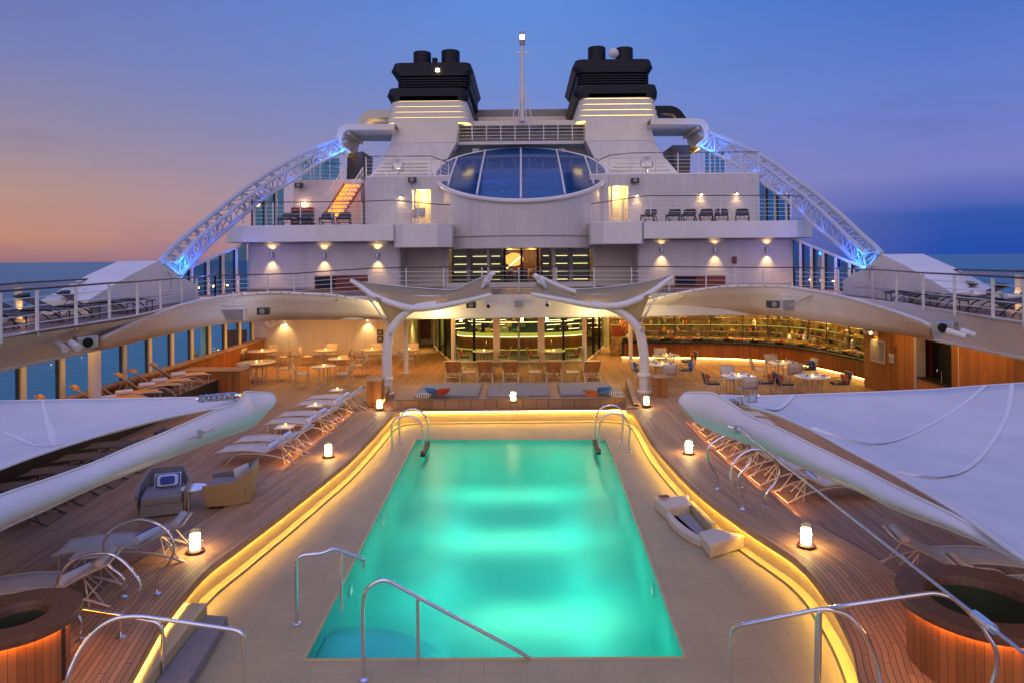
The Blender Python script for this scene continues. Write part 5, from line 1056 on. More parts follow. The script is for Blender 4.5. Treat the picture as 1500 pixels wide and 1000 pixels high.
# ------------------------------------------------------------------ chrome rails
def crail(name, lab, cat, paths, r=.021, feet=(), group=None, mm='chrome'):
    ps = [[PY(*q) if len(q) == 3 else PZ(q[0], q[1], q[2]) for q in p] for p in paths]
    t = thing(name, lab, cat, ps[0][0], group)
    for i, p in enumerate(ps): MB().tube(fillet(p, .14, 5) if len(p) > 2 else p, r, 12).build('tube' if i == 0 else 'post', mm, t, smooth=True)
    for f in feet: q = PZ(*f); MB().lathe([(.065, 0), (.065, .012), (.03, .03)], q, 20).build('foot_flange', mm, t, smooth=True)
    return t
def loop(name, lab, pix, Y, feet, r=.021):
    pts = smooth_path([PY(x, y, Y) for x, y in pix], 5); t = thing(name, lab, 'grab loop', PZ(*feet[0], .05), 'round chrome grab loops')
    MB().tube(pts, r, 12).build('tube', 'chrome', t, smooth=True)
    for f in feet: q = PZ(*f, .047); MB().lathe([(.065, 0), (.065, .012), (.03, .03)], q, 20).build('foot_flange', 'chrome', t, smooth=True)
loop('grab_loop', 'farther chrome grab loop on the left surround', [(230, 868), (230, 846), (241, 833), (252, 815), (255, 797), (240, 772), (204, 760), (166, 774), (151, 802), (160, 828), (180, 846), (181, 873)], 10.65, [(180, 874), (230, 869)])
loop('grab_loop', 'nearer chrome grab loop on the left surround', [(177.6, 932), (177.5, 902), (190, 888), (203, 866), (203, 849), (178, 820), (149, 809), (108, 820), (84, 851), (90, 873), (105, 893), (118, 908), (118, 936)], 9.43, [(118, 937), (177, 933)])
loop('grab_loop', 'farther chrome grab loop on the right surround', [(1051, 715), (1051, 698), (1040, 681), (1036, 666), (1042, 650), (1066, 638), (1090, 645), (1101, 664), (1097, 679), (1084, 694.5), (1084, 713)], 15.2, [(1051, 716), (1084, 713.5)], .03)
loop('grab_loop', 'nearer chrome grab loop on the right surround', [(1088, 745), (1088, 725), (1074, 708), (1070, 693), (1077, 674), (1092, 662), (1108, 658), (1127, 664), (1140, 682), (1141, 694), (1134, 709), (1122, 723), (1122, 741)], 14.0, [(1087.5, 745.6), (1122, 742)], .028)
crail('hand_rail', 'outer chrome hand rail at the near left corner', 'hand rail', [[(-60, 960, 8.6), (-30, 925, 8.7), (0, 900, 8.9), (20, 885, 9), (45, 881, 9.1), (168, 899, 9.1), (238, 912, 9.1), (240, 1010, 9.1)]], .026, group='chrome hand rails near the camera')
crail('hand_rail', 'inner chrome hand rail at the near left corner', 'hand rail', [[(92, 1030, 7.9), (97, 995, 7.9), (112, 958, 8), (138, 922, 8.1), (168, 904, 8.2), (204, 901.5, 8.3), (345, 922, 8.6), (357, 928, 8.6), (358, 1040, 8.6)]], .026, group='chrome hand rails near the camera')
crail('hand_rail', 'inner chrome hand rail at the near right corner', 'hand rail', [[(1070, 1040, 8.6), (1072, 922, 8.6), (1084, 915, 8.5), (1208, 890, 8.1), (1240, 897, 8.05), (1264, 923, 8), (1284, 965, 8), (1293, 1020, 7.9)], [(1201, 896, 8.1), (1199, 1030, 8.1)]], .026, group='chrome hand rails near the camera')
crail('hand_rail', 'outer chrome hand rail at the near right corner', 'hand rail', [[(1195, 1040, 8.4), (1197, 893, 8.4), (1233, 887, 8.2), (1371, 867, 7.8), (1396, 874, 7.7), (1432, 907, 7.6), (1460, 950, 7.5), (1461, 978, 7.5), (1446, 1020, 7.5)]], .026, group='chrome hand rails near the camera')
crail('pool_handrail', 'chrome rail with a long slope into the near end of the pool', 'hand rail', [[(533, 995, 9.19), (531, 888, 9.19), (536, 860, 9.2), (562, 846, 9.22), (611, 873, 9.3), (760, 953, 9.6), (783, 968, 9.65)], [(612, 876, 9.3), (613, 972, 9.3)]], .026, [(533, 995, FZ)], 'chrome rails beside the pool steps')
crail('pool_handrail', 'chrome rail over the left edge of the pool', 'hand rail', [[(434.6, 912, 10.6), (433.8, 813, 10.6), (472, 810, 10.7), (489, 802, 10.8), (533, 819, 11.0), (534, 832, 11.0)], [(499.5, 807, 10.85), (500.5, 894, 10.7)]], .026, [(434.6, 913, FZ)], 'chrome rails beside the pool steps')
def ladder(lab, arcs, treads):
    t = thing('pool_ladder', lab, 'pool ladder', PZ(*arcs[0][0][0], FZ), 'pool ladders with arched rails')
    for pix, foot, Y in arcs:
        MB().tube(smooth_path([PY(x, y, Y) for x, y in pix], 4), .03, 10).build('rail', 'chrome', t, smooth=True); q = PZ(*foot, FZ); MB().lathe([(.08, 0), (.08, .015), (.04, .03)], q, 16).build('foot_flange', 'chrome', t)
    for x, y, Y, w in treads: p = PY(x, y, Y); MB().box(p, (.12, w, .06)).build('tread', 'black', t)
ladder('pool ladder at the far left corner', [([(575, 664), (574, 640), (574, 622), (580, 612), (595, 608.5), (609, 612), (618, 625), (619, 650), (619, 676)], (575, 665), 19.8), ([(585.5, 648), (585, 630), (585, 614), (592, 603), (604, 598.7), (617, 603), (626, 616), (627, 640), (627, 662)], (585.5, 649), 20.95)], [(623, 655, 20.3, 1.15), (623, 659, 20.0, 1.1), (624, 676, 20.3, 1.1)])
ladder('pool ladder at the far right corner', [([(921, 660), (922, 640), (922, 625), (914, 610), (899, 605), (884, 610), (878, 623), (877.5, 645), (877.5, 672)], (921, 661), 19.9), ([(911, 646), (912, 625), (913, 609), (907, 597), (895, 593), (880, 598), (873, 611), (872, 640), (871, 660)], (911, 646.7), 21.1)], [(874, 652, 20.3, 1.15), (874, 656, 20.0, 1.1), (873, 673, 20.3, 1.1)])
# ------------------------------------------------------------------ stone steps left, niche bench right
t = thing('apron_steps', 'two low cream steps by the near left wall of the pool apron', 'steps', (-5, 9.6, FZ))
MB().prism([(-5.35, 10.65), (-4.98, 10.65), (-4.82, 8.2), (-5.2, 8.2)], FZ+.003, -.12).build('step', 'pool_white', t, bevel=.015)
MB().prism([(-4.975, 10.6), (-4.62, 10.55), (-4.42, 8.9), (-4.85, 8.9)], FZ+.003, -.28).build('step', 'cushion_grey', t, bevel=.015)
t = thing('niche_bench', 'cream corner bench built against the right wall of the pool apron', 'bench', (3.7, 14.3, FZ))
def pz2(l, z): return [(PZ(x, y, z).x, PZ(x, y, z).y) for x, y in l]
MB().prism(pz2([(958, 724), (1009, 719.5), (1012, 733), (976, 739.5)], -.12), FZ+.003, -.18).build('arm_block', 'pool_white2', t, bevel=.04)
MB().prism(pz2([(1024, 773), (1046, 767), (1092, 778), (1040, 793)], -.12), FZ+.003, -.18).build('arm_block', 'pool_white2', t, bevel=.04)
A = [PZ(x, y, -.26) for x, y in ((972, 741), (980, 757), (996, 772), (1012, 782), (1026, 788))]; Bq = [a+V((.14, .1, 0)) for a in A]
MB().prism([(p.x, p.y) for p in A+Bq[::-1]], FZ+.003, -.28).build('front_wall', 'pool_white2', t, bevel=.03)
MB().prism([(p.x, p.y) for p in Bq]+pz2([(1040, 771), (1008, 735), (980, 739)], -.2), FZ+.003, -.38).build('seat', 'niche_seat', t, bevel=.01)
MB().prism(pz2([(1008, 733), (1014, 732), (1050, 767), (1042, 769)], -.2), FZ+.003, -.2).build('back_ledge', 'pool_white', t, bevel=.01)
p = PZ(972, 726, -.11); MB().box(p, (.22, .12, .02)).build('vent_cover', 'dark_red', t)
# ------------------------------------------------------------------ round teak tubs
def tub(c, r, h, lab):
    t = thing('round_tub', lab, 'tub', c, 'round teak tubs at the near corners'); n = 72
    s = MB(); s.lathe([(r-.14, 0), (r-.14, h-.1)], c, n, cap=False); per = 2*pi*r
    s.build('body', 'tub_teak', t, uv=lambda co, i: ((i % n)*per/n, co.z))
    s = MB(); s.lathe([(r, h-.1), (r+.01, h-.05), (r, h), (r-.34, h), (r-.36, h-.03), (r-.36, h-.6), (.01, h-.6)], c, n, cap=False); s.build('rim', 'tub_rim', t, smooth=True)
    s = MB(); s.lathe([(r, h-.1), (r-.14, h-.1)], c, n, cap=False); s.build('rim_soffit', 'tub_rim', t)
    MB().tube([V(c)+V(((r-.09)*cos(a), (r-.09)*sin(a), h-.115)) for a in [2*pi*i/48 for i in range(48)]], .012, 5, closed=True).build('light_strip', 'rim_led', t)
    MB().lathe([(.01, h-.12), (r-.36, h-.12)], c, n, cap=False).build('water_surface', 'pool_water', t)
tub(V((-6.27, 8.4, .003)), .68, .88, 'round teak tub glowing orange under its rim, near left corner')
tub(V((5.68, 8.55, .003)), .95, .9, 'round teak tub glowing orange under its rim, near right corner')
# ------------------------------------------------------------------ loungers
def make_lounger(sl, fm, label, back=.34):
    """head end at local x=0, foot at x=-2; slung between two curved side tubes"""
    t = thing('sun_lounger', label, 'sun lounger')
    prof = [(-2.0, .33), (-1.6, .37), (-1.2, .38), (-.85, .35), (-.7, .34), (-.45, .34+back*.38), (-.2, .34+back*.75), (0, .34+back)]
    P_ = smooth_path([(x, 0, z) for x, z in prof], 4)
    MB().grid([[p+V((0, -.3, 0)), p+V((0, -.1, -.015)), p+V((0, .1, -.015)), p+V((0, .3, 0))] for p in P_]).build('sling', sl, t, smooth=True, solid=.02)
    for y in (-.32, .32):
        MB().tube([p+V((0, y, 0)) for p in P_], .02, 6).build('side_tube', fm, t, smooth=True)
        MB().tube(fillet([(-1.75, y*1.03, 0), (-1.5, y*1.03, .3), (-.9, y*1.05, .32), (-.3, y*1.05, .2), (.12, y*1.05, 0)], .4, 5), .02, 6).build('runner', fm, t, smooth=True)
        MB().tube([(-1.9, y, .33), (-1.9, y, 0)], .017, 6).build('leg', fm, t); MB().tube([(.0, y, .02), (-.32, y*.9, .3+back*.5)], .013, 5).build('strut', fm, t)
    for sg_ in (((-.25, -.3, .02), (-.45, 0, .34+back*.3)), ((-.25, .3, .02), (-.45, 0, .34+back*.3)), ((.1, -.33, .01), (.1, .33, .01)), ((-.3, -.32, .18), (-.3, .32, .18)), ((-1.9, -.32, .3), (-1.9, .32, .3)), ((0, -.32, .34+back), (0, .32, .34+back))): MB().tube(list(sg_), .013, 5).build('cross_bar', fm, t)
    s = MB().tube([(-.13, -.27, .34+back*.86+.05), (-.13, .27, .34+back*.86+.05)], .075, 10, flat=.8); s.build('head_pillow', 'sling' if sl == 'sling' else sl, t, smooth=True, bevel=.02)
    return t
def make_towel():
    t = thing('rolled_towel', '', 'towel'); MB().tube([(-.24, 0, .075), (.24, 0, .075)], .075, 14).build('roll', 'towel', t, smooth=True)
    MB().tube([(-.24, .03, .15), (.24, .03, .15)], .012, 6).build('fold', 'blue_cloth', t); return t
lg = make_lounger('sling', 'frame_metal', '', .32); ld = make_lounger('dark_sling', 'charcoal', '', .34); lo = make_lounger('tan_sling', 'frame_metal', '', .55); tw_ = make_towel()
def make_side_table():
    t = thing('side_table', '', 'side table'); MB().box((0, 0, .43), (.5, .5, .03)).build('top', 'sling', t, bevel=.01)
    for x in (-.2, .2):
        for y in (-.2, .2): MB().tube([(x, y, 0), (x*.95, y*.95, .42)], .014, 6).build('leg', 'frame_metal', t)
    return t
def make_candle():
    t = thing('tea_light', '', 'candle'); MB().lathe([(.045, 0), (.05, .08), (.045, .08), (.04, .02)], (0, 0, 0), 12, cap=False).build('glass_cup', 'clear_glass', t); MB().lathe([(.001, .005), (.037, .005), (.037, .07), (.001, .07)], (0, 0, 0), 10).build('flame_glow', 'candle_glow', t); return t
stb, cnd = make_side_table(), make_candle()
cn = [0]
def candle(loc, lab, lit=True, en=2.0):
    put(cnd, USED, loc, 0, lab, 'small glowing tea lights'); 
    if lit: lamp('POINT', V(loc)+V((0, 0, .14)), en, (1, .55, .15), .03, name='candle_lamp')
G1 = 'grey sun loungers along the left pool surround'
order = ['farthest', 'second farthest', 'third farthest', 'fourth farthest', 'fifth farthest', 'sixth farthest']
rowsL = [24.15, 23.2, 21.55, 20.6, 18.6, 17.65]
for i, y in enumerate(rowsL):
    hx = lerp([(17, -5.85), (20, -5.72), (24, -5.62)], y)
    put(lg, USED, (hx-.05, y, 0), 0, order[i]+' grey lounger of the row by the left surround, with a rolled towel', G1)
    put(tw_, USED, (hx-.72, y-.02, .36), pi/2-.1, 'rolled white towel on the '+order[i]+' lounger by the left surround', 'rolled towels on loungers')
for i, y in enumerate((25.05, 22.4, 19.6)):
    put(stb, USED, (-6.9, y, 0), 0, ['farthest', 'middle', 'nearest'][i]+' small table in the left lounger row, holding a tea light', 'side tables among the loungers')
    candle((-6.88, y, .447), 'tea light on the %s small table of the left lounger row' % ['farthest', 'middle', 'nearest'][i])
put(lg, USED, (-5.98, 12.05, 0), .2, 'grey lounger behind the farther left grab loop', G1); put(tw_, USED, (-6.6, 11.9, .36), pi/2+.2-.5, 'rolled blue white towel inside the farther left grab loop', 'rolled towels on loungers')
put(lg, USED, (-6.35, 10.55, 0), .2, 'grey lounger behind the nearer left grab loop', G1); put(tw_, USED, (-6.9, 10.45, .36), pi/2+.2-.5, 'rolled blue white towel inside the nearer left grab loop', 'rolled towels on loungers')
put(stb, USED, (-7.15, 11.25, 0), .2, 'small table between the two near left loungers', 'side tables among the loungers')
# shaded loungers under the left sail
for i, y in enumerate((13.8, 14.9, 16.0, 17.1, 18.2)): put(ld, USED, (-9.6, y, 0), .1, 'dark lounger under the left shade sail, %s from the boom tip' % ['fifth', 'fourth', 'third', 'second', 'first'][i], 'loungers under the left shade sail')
# right row partly under the sail
G2 = 'grey sun loungers along the right pool surround'
for i, (x, y) in enumerate(((5.35, 20.9), (5.3, 20.0), (5.25, 18.9), (5.25, 17.9), (5.3, 16.8), (5.4, 15.8), (5.6, 14.7))):
    put(lg, USED, (x, y, 0), pi+.06, ['farthest', 'second farthest', 'third farthest', 'fourth farthest', 'fifth farthest', 'sixth farthest', 'nearest'][i]+' grey lounger showing below the right shade sail', G2)
put(tw_, USED, (6.0, 15.8, .37), pi/2, 'rolled blue white towel under the right sail, the farther one', 'rolled towels on loungers'); put(tw_, USED, (6.2, 14.7, .37), pi/2, 'rolled blue white towel under the right sail, the nearer one', 'rolled towels on loungers')
for i, (x, y) in enumerate(((5.95, 11.15), (6.3, 10.1), (6.9, 9.3))): put(lg, USED, (x, y, 0), pi-.15, ['farthest', 'middle', 'nearest'][i]+' lounger at the right edge beyond the near right tub', 'loungers beyond the right tub')
put(tw_, USED, (6.9, 9.6, .42), .4, 'rolled blue towel at the right edge beside the near right tub', 'rolled towels on loungers')
# window loungers
for i, y in enumerate((18.75, 20.2, 21.1, 22.4, 23.2, 24.5)):
    put(lo, USED, (-13.45, y, .625), pi+.75, 'tan lounger facing in from the left windows, %s from the camera' % ['first', 'second', 'third', 'fourth', 'fifth', 'sixth'][i], 'tan loungers under the left windows')
    if i: put(tw_, USED, (-12.75, y+.62, .99), .8, 'pale rolled towel on the window lounger, %s from the camera' % ['first', 'second', 'third', 'fourth', 'fifth', 'sixth'][i], 'rolled towels on loungers')
# low grey armchairs under divider
# row of five facing the lounge
for i, x in enumerate((663, 710, 748, 812, 869)):
    p = PZ(x, 560, 0); put(lo, USED, (p.x, p.y, 0), -pi/2, ['first', 'second', 'third', 'fourth', 'fifth'][i]+' from the left of five tan loungers behind the sunbed', 'tan loungers behind the sunbed')
for i, x in enumerate((687, 783, 838)): p = PZ(x, 558, 0); put(stb, USED, (p.x, p.y-.1, 0), 0, ['left', 'middle', 'right'][i]+' small table among the five tan loungers', 'side tables among the loungers')
# upper deck loungers
for i, y in enumerate((14.6, 16.0, 17.6, 18.9, 20.6, 21.7)):
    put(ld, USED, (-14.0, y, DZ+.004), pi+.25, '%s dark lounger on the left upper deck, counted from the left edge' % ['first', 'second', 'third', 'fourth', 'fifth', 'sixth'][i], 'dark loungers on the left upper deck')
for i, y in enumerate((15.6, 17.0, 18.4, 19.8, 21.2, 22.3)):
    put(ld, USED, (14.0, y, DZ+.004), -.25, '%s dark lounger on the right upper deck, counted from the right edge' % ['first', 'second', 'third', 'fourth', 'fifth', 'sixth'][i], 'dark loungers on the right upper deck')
    if i < 4: put(tw_, USED, (13.2, y+.05, DZ+.36), .3, 'pale towel on the right upper deck lounger, %s from the right edge' % ['first', 'second', 'third', 'fourth'][i], 'rolled towels on loungers')
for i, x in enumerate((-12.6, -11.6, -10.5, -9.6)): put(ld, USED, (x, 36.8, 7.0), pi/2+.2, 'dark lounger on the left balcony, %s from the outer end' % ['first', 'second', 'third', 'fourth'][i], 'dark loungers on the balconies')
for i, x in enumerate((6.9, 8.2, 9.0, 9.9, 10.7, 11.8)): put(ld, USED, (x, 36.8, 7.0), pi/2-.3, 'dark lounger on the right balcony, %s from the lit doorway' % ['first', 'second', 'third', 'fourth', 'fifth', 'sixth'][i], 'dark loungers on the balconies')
# ------------------------------------------------------------------ dining chairs and tables
def make_chair(sl='sling'):
    t = thing('dining_chair', '', 'chair'); w = .27
    MB().grid([[V((x*w, y, .44-.02*(1-x*x))) for x in (-1, -.5, 0, .5, 1)] for y in (-.24, -.1, .1, .24)]).build('seat', sl, t, smooth=True, solid=.02)
    MB().grid([[V((x*w, -.24-.12*h-.02*(1-x*x), .46+.42*h)) for x in (-1, -.5, 0, .5, 1)] for h in (0, .33, .66, 1)]).build('backrest', sl, t, smooth=True, solid=.02)
    for x in (-w-.015, w+.015):
        MB().tube([(x, .26, 0), (x, .25, .62)], .014, 6).build('leg', 'frame_metal', t); MB().tube(fillet([(x, -.3, 0), (x, -.23, .42), (x, -.37, .9)], .1), .014, 6).build('leg', 'frame_metal', t, smooth=True)
        MB().box((x, -.02, .635), (.045, .6, .02)).build('armrest', 'bench_teak', t, bevel=.005); MB().tube([(x, -.24, .43), (x, .25, .43)], .012, 6).build('side_rail', 'frame_metal', t)
    MB().tube([(-w, -.37, .9), (w, -.37, .9)], .013, 6).build('top_bar', 'frame_metal', t); return t
def make_cushioned(sl, cm):
    t = make_chair(sl); MB().box((0, 0, .48), (.5, .46, .06)).build('seat_cushion', 'charcoal', t, bevel=.02); MB().box((0, -.2, .64), (.42, .12, .34), rx=-.25).build('back_pillow', cm, t, bevel=.045, seg=3); return t
def make_table(r=.55, top='table_stone'):
    t = thing('dining_table', '', 'table'); MB().lathe([(r-.02, .715), (r, .725), (r, .745), (r-.015, .755)], (0, 0, 0), 40).build('tabletop', top, t, smooth=True)
    for k in range(10): a = 2*pi*k/10; MB().tube([(.26*cos(a), .26*sin(a), 0), (.3*cos(a), .3*sin(a), .72)], .013, 6).build('leg', 'frame_metal', t)
    MB().tube([(.26*cos(a), .26*sin(a), .01) for a in [2*pi*i/24 for i in range(24)]], .014, 5, closed=True).build('base_ring', 'frame_metal', t); return t
ch, chr_, chb = make_chair(), make_cushioned('dark_sling', 'orange_cloth'), make_cushioned('sling', 'blue_cloth'); tb, tw2 = make_table(), make_table(.55, 'china')
for o_ in (chr_, chb): o_.name = 'cushioned_chair'
GT = 'round dining tables'
def table(px, py, lab, dirs, proto=None, chairs=ch, r=1, cand=True, mixed=None):
    p = PZ(px, py, .75); o = put(proto or tb, USED, (p.x, p.y, 0), 0, 'round table '+lab, GT); o.scale = (r, r, 1)
    for i, a in enumerate(dirs):
        pr = chairs if not mixed else mixed[i % len(mixed)]; d = .5*r+.42
        c = put(pr, USED, (p.x+d*cos(a), p.y+d*sin(a), 0), a+pi/2+random.uniform(-.12, .12), '', 'dining chairs')
        side = {0: 'right', 1: 'far', 2: 'left', 3: 'near'}[int(round(a/(pi/2))) % 4]
        c['label'] = '%s %s the round table %s' % ({ch: 'grey sling chair', chr_: 'orange pillow chair', chb: 'blue pillow chair'}[pr], {'right': 'right of', 'left': 'left of', 'far': 'behind', 'near': 'before'}[side], lab)
    if cand: candle((p.x, p.y, .756), 'tea light on the round table '+lab)
    return p
H = pi/2
table(384, 513, 'nearest the round wall clock', (0, H, 2*H), r=1.3); table(376, 530, 'next to the teak divider', (-H, 0.1), r=1.45)
table(477, 512, 'under the first wall downlight', (0, H, 2*H)); table(497, 524.5, 'behind the frontmost left one', (0, ), r=.9)
table(474, 535.5, 'frontmost on the left', (-.1, 2*H+.1), r=.95); table(545, 511.5, 'behind the left pole', (H, 3*H-.3)); table(599, 511.5, 'beside the slim left column', (-H, H), r=.9)
table(320, 514, 'in the left window corner', (0, 2*H, -H+.4)); 
for x, s_ in ((709, 'left'), (811, 'right')): table(x, 513.5, 'before the %s half of the glass doors' % s_, (0, 2*H), mixed=[chr_])
RTs = [table(976, 520, 'nearest the pole end of the buffet', (0, H), tw2, mixed=[chr_, ch], r=1.15), table(970, 532, 'right behind the right pole', (0, 2*H, -H), tw2, mixed=[chb, chb, ch], r=1.1), table(1082, 549, 'frontmost before the buffet', (0, H, 2*H, -H), tw2, mixed=[chr_, ch, chr_, ch], r=1.15),
       table(1147, 530, 'at the middle of the buffet', (0, H, 2*H, -H), tw2, mixed=[chb, ch, ch, ch], r=1.15), table(1190, 550, 'nearest the right shade sail', (0, 2*H), tw2, mixed=[chr_], r=1.15)]
rl = ['nearest the pole end of the buffet', 'right behind the right pole', 'frontmost before the buffet', 'at the middle of the buffet', 'nearest the right shade sail']
pc = thing('dinner_plate', '', 'plate'); MB().lathe([(.06, 0), (.12, .012), (.118, .016), (.06, .006)], (0, 0, 0), 24).build('dish', 'china', pc, smooth=True)
nk = thing('folded_napkin', '', 'napkin'); MB().add([(-.07, -.06, 0), (.07, -.06, 0), (.06, .07, 0), (-.06, .07, 0), (0, 0, .12)], [(0, 1, 4), (1, 2, 4), (2, 3, 4), (3, 0, 4), (0, 3, 2, 1)]).build('cloth', 'blue_stripes', nk)
for p, l in zip(RTs, rl):
    for a in (.4, 1.9, 3.4, 5.0):
        put(pc, USED, (p.x+.38*cos(a), p.y+.38*sin(a), .758), a, 'white plate, one of four on the round table '+l, 'plates on the laid tables'); put(nk, USED, (p.x+.4*cos(a+.45), p.y+.4*sin(a+.45), .758), a, 'folded blue napkin on the round table '+l, 'napkins on the laid tables')
# lounge chairs peeping over the left sail
def make_armchair(shell, inner, label):
    t = thing('wicker_armchair', label, 'armchair')
    out = [(.48, .5), (.52, -.1), (.34, -.48), (-.34, -.48), (-.52, -.1), (-.48, .5)]; inn_ = [(x*.86, y*.86+(.07 if y > 0 else 0)) for x, y in out]
    top = [.5, .56, .78, .78, .56, .5]
    vs = [(x*.86, y*.86, .06) for x, y in out]+[(x, y, h) for (x, y), h in zip(out, top)]+[(x, y, h) for (x, y), h in zip(inn_, top)]+[(x, y, .3) for x, y in inn_]
    MB().add(vs, [(i, i+1, i+7, i+6) for i in range(5)]).build('shell', shell, t, solid=.02)
    MB().add(vs, [(i+6, i+7, i+13, i+12) for i in range(5)]+[(i+12, i+13, i+19, i+18) for i in range(5)]+[(0, 6, 12, 18), (5, 11, 17, 23)]).build('lining', inner, t)
    MB().box((0, .06, .34), (.78, .84, .18)).build('seat_cushion', inner, t, bevel=.05, seg=3); MB().box((0, .42, .15), (.8, .06, .26)).build('front_panel', inner, t, bevel=.02)
    for x in (-.3, .3):
        for y in (-.36, .36): MB().box((x, y, .03), (.05, .05, .06)).build('foot', 'black', t)
    return t
ac = make_armchair('wicker', 'cushion_grey', '')
p = PZ(232, 752, 0); put(ac, USED, (p.x, p.y+.25, 0), pi+.35, 'wicker armchair with a blue striped pillow beside the left sail boom', 'wicker armchairs on the left'); bpy.context.view_layer.update()
A1 = V((p.x, p.y+.25, 0))
p = PZ(342, 738, 0); put(ac, USED, (p.x-.1, p.y+.2, 0), pi/2+.2, 'wicker armchair turned away next to the lounger row', 'wicker armchairs on the left')
A2 = V((p.x-.1, p.y+.2, 0))
for c, lab, mm, rz in ((A1+V((.02, .1, .58)), 'blue striped pillow in the wicker armchair beside the boom', 'blue_stripes', .35), (A2+V((.2, .05, .6)), 'grey pillow in the wicker armchair next to the lounger row', 'sling', 1.3)):
    o = pillow(c.x, c.y, c.z, lab, mm, rz, -.35, (.5, .15, .3)); o['group'] = 'pillows in the wicker armchairs'
p = PZ(284, 713, .45); t = thing('round_side_table', 'small round white table between the wicker armchairs', 'side table', (p.x, p.y, 0)); MB().lathe([(.24, .43), (.25, .44), (.25, .455), (.24, .46)], (p.x, p.y, 0), 28).build('tabletop', 'china', t)
for k in range(3): a = 2.1*k+.4; MB().tube([(p.x+.2*cos(a), p.y+.2*sin(a), 0), (p.x+.2*cos(a), p.y+.2*sin(a), .43)], .015, 6).build('leg', 'frame_metal', t)
for i, (x, y) in enumerate(((180, 590), (212, 588), (240, 588))):
    p = PZ(x, y, 0.1); t = thing('low_sofa_chair', ['left', 'middle', 'right'][i]+' of three grey low chairs showing above the left sail', 'armchair', (p.x, p.y, 0), 'grey low chairs by the divider')
    MB().box((p.x, p.y+.1, .45), (.8, .12, .75), rx=.25, rz=-.35).build('backrest', 'cushion_grey' if i < 2 else 'dark_red', t, bevel=.04); MB().box((p.x, p.y-.3, .25), (.8, .8, .2), rz=-.35).build('seat', 'cushion_grey', t, bevel=.05)
    for dx in (-.3, .3): MB().box((p.x+dx, p.y-.3, .08), (.06, .7, .15), rz=-.35).build('leg', 'black', t)
# balcony tables
for i, (x, Y) in enumerate(((613, 36.6), (602, 37.2))):
    p = PY(x, 329, Y); put(ch, USED, (p.x, Y, 7.0), .4+i*2, 'dark chair outlined against the lit doorway on the left balcony, %s one' % ('nearer' if i == 0 else 'farther'), 'balcony chairs')
# ------------------------------------------------------------------ speakers, cameras, searchlights
def speaker(x, y, Y, lab, rz=0, s=1, c='charcoal'):
    p = PY(x, y, Y); t = thing('speaker', lab, 'speaker', p, 'deck loudspeakers', rz)
    def L_(q): return V(p)+V(q)*s
    MB().box(L_((0, 0, 0)), (.44*s, .3*s, .28*s)).build('cabinet', c, t, bevel=.02); m_ = MB(); m_.lathe([(.001, 0), (.1*s, 0), (.11*s, .015), (.05*s, .03), (.001, .02)], (0, 0, 0), 18); m_.v = [tuple(p+V((q[0], -.15*s-q[2], q[1]))) for q in m_.v]; m_.build('cone', 'grey_trim' if c == 'charcoal' else 'black', t, smooth=True)
    MB().box(L_((0, .22, .02)), (.08*s, .2*s, .08*s)).build('bracket', 'steel', t)
speaker(386, 456, 27.2, 'black speaker on the left arched awning by the clock'); speaker(1132, 446, 27.0, 'black speaker on the right arched awning'); speaker(438, 272, 40.2, 'small black speaker on the left stair bay wall'); speaker(604, 264, 37.8, 'small speaker above the left lit doorway'); speaker(930, 265, 37.8, 'small speaker above the right lit doorway')
speaker(125, 501, 17.1, 'grey speaker on the left fascia beside the camera', .9, 1.1, 'steel'); speaker(1385, 480, 17.3, 'grey speaker on the right fascia beside the camera', -.9, 1.1, 'steel')
speaker(690, 447, 28.0, 'black speaker on the fascia left of the middle', .1, .9); 
for x, y, Y, sg, lab in ((97, 506, 16.4, 1, 'white camera pair on the left fascia'), (1407, 488, 16.9, -1, 'white camera pair on the right fascia')):
    p = PY(x, y, Y); t = thing('security_camera', lab, 'camera', p, 'fascia cameras')
    MB().tube([p+V((-.3, .1, .05)), p+V((.05, -.1, -.08))], .09, 10).build('body', 'white_paint', t, smooth=True); MB().tube([p+V((.05, .1, .05)), p+V((.32, -.05, -.06))], .09, 10).build('body', 'white_paint', t, smooth=True); MB().box(p+V((0, .15, .0)), (.4, .1, .1)).build('bracket', 'steel', t)
for x, y, Y, lab in ((715.5, 447.5, 28.2, 'round eyeball camera left of the middle of the fascia'), (801.5, 445.5, 28.2, 'round eyeball camera right of the middle of the fascia')):
    p = PY(x, y, Y); t = thing('eyeball_camera', lab, 'camera', p, 'round cameras on the middle fascia'); MB().blob(p, (.13, .14, .13)).build('housing', 'white_paint', t, smooth=True); MB().tube([p+V((0, -.1, -.03)), p+V((0, -.16, -.04))], .07, 12).build('lens', 'black', t)
p = PY(760, 446, 28.2); t = thing('projector_box', 'small grey box on the middle of the fascia', 'box', p); MB().box(p, (.34, .3, .22)).build('housing', 'grey_trim', t, bevel=.02); MB().box(p+V((0, 0, .16)), (.44, .2, .05)).build('bracket', 'steel', t)
for x, y, Y, lab in ((342, 461, 27, 'white flat panel speaker hanging at the left awning'), (1161, 447, 27.2, 'white flat panel speaker hanging at the right awning')):
    p = PY(x, y, Y); t = thing('flood_panel', lab, 'panel speaker', p, 'hanging white panels'); MB().box(p, (.98, .3, .5)).build('cabinet', 'white_paint', t, bevel=.03); MB().box(p+V((0, -.155, 0)), (.88, .02, .42)).build('grille', 'grey_trim', t)
    MB().tube([p+V((-.48, 0, .38)), p+V((.48, 0, .38))], .035, 6).build('yoke', 'white_paint', t); MB().tube([p+V((0, 0, .38)), p+V((0, 0, .9))], .03, 6).build('hanger', 'white_paint', t)
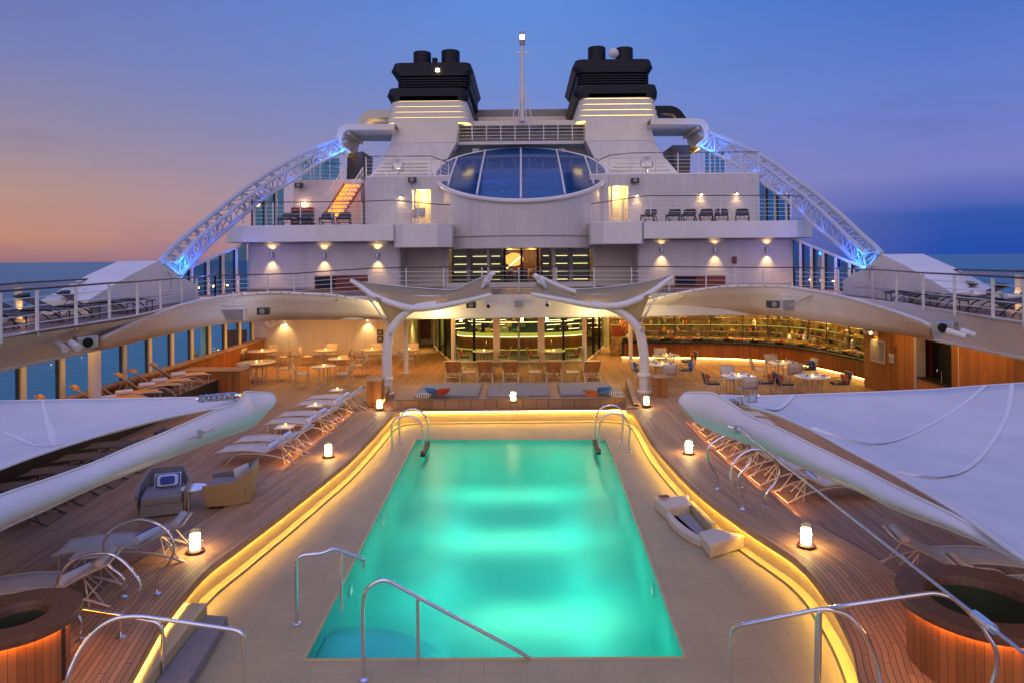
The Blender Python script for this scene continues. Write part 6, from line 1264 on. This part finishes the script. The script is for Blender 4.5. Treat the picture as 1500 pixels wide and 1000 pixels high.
for x, y, lab in ((583, 241, 'searchlight on the level above the left balcony'), (947, 237, 'searchlight on the level above the right balcony')):
    p = PY(x, y, 38.6); t = thing('searchlight', lab, 'searchlight', p, 'searchlights above the balconies'); m_ = MB(); m_.lathe([(.001, -.22), (.16, -.2), (.26, -.05), (.28, .18), (.001, .15)], (0, 0, 0), 20); m_.v = [tuple(p+V((q[0], -q[2], q[1]+.0))) for q in m_.v]
    m_.build('drum', 'steel', t, smooth=True); MB().tube(fillet([p+V((-.33, 0, .1)), p+V((-.33, 0, -.35)), p+V((.33, 0, -.35)), p+V((.33, 0, .1))], .1), .03, 6).build('yoke', 'steel', t); MB().tube([p+V((0, 0, -.35)), p+V((0, 0, -.85))], .06, 8).build('pedestal', 'steel', t)
t = PY(1076, 381, 35.9); tag(MB().box(t, (.2, .15, .36)).build('junction_box', 'dark_red', bevel=.02), 'small dark box on the upper wall beside the right wall lamps', 'box')
# ------------------------------------------------------------------ practical lighting over the covered areas
def soft(x, y, z, en, c, sx, sy, nm='ceiling_light'): lamp('AREA', (x, y, z), en, c, name=nm, shape=(sx, sy))
soft(-10, 33, 2.66, 250, (1, .46, .11), 6, 3); soft(-4.5, 33, 2.66, 90, (1, .46, .11), 3, 3); soft(10, 31.5, 2.66, 130, (1, .5, .14), 5, 2.5); soft(4.6, 34.5, 2.66, 130, (1, .5, .14), 2.5, 3); soft(-.3, 31.5, 2.6, 60, (1, .48, .12), 7, 2)
soft(-13.0, 19, 2.66, 50, (1, .5, .12), 1.2, 8); soft(-13.0, 27.5, 2.66, 45, (1, .5, .14), 1.2, 6); soft(12.8, 22, 2.66, 70, (1, .5, .12), 1.2, 6)
for sd_, ys_ in ((-1, (24.2, 22.6, 21, 19.4, 17.8)), (1, (20.8, 19.2, 17.6, 16, 14.4))):
    for y in ys_:
        x = (lerp(LT, y)-WID-.06) if sd_ < 0 else (lerp(RT, y)+WID+.06)
        (lambda l_: setattr(l_, 'rotation_euler', V((-1 if x < 0 else 1, 0, .25)).to_track_quat('-Z', 'Y').to_euler()))(lamp('AREA', (x, y, .09), 7, (1, .42, .1), name='step_light', shape=(1.6, .03)))
# warm washes from the lamps along the poles and rails
for x, y, z, en in ((-3.6, 27.6, 3.0, 100), (2.9, 27.5, 3.0, 100), (-5.9, 27.4, 3.2, 40), (5.2, 27.3, 3.2, 40)): lamp('POINT', (x, y, z), en, (1, .8, .4), .2, name='pole_lamp')
sc.view_settings.view_transform = 'Standard'; sc.view_settings.look = 'None'; sc.view_settings.exposure = 0; sc.view_settings.gamma = 1
sc.cycles.use_denoising = True; sc.cycles.max_bounces = 6; sc.cycles.transparent_max_bounces = 16; sc.cycles.sample_clamp_indirect = 4; sc.cycles.sample_clamp_direct = 0
sc.cycles.use_light_tree = True; sc.cycles.caustics_reflective = False; sc.cycles.caustics_refractive = False; sc.cycles.blur_glossy = 1
import collections
bpy.context.view_layer.update(); seen_ = collections.Counter(o['label'] for o in sc.objects if o.parent is None and o.get('label'))
for k_, n_ in seen_.items():
    if n_ > 1 or len(k_.split()) > 16 or len(k_.split()) < 4: print('LAB', n_, k_)
for pr in list(bpy.data.objects):
    if pr.parent is None and pr.type == 'EMPTY' and not pr.get('label'): print('NOLABEL', pr.name)
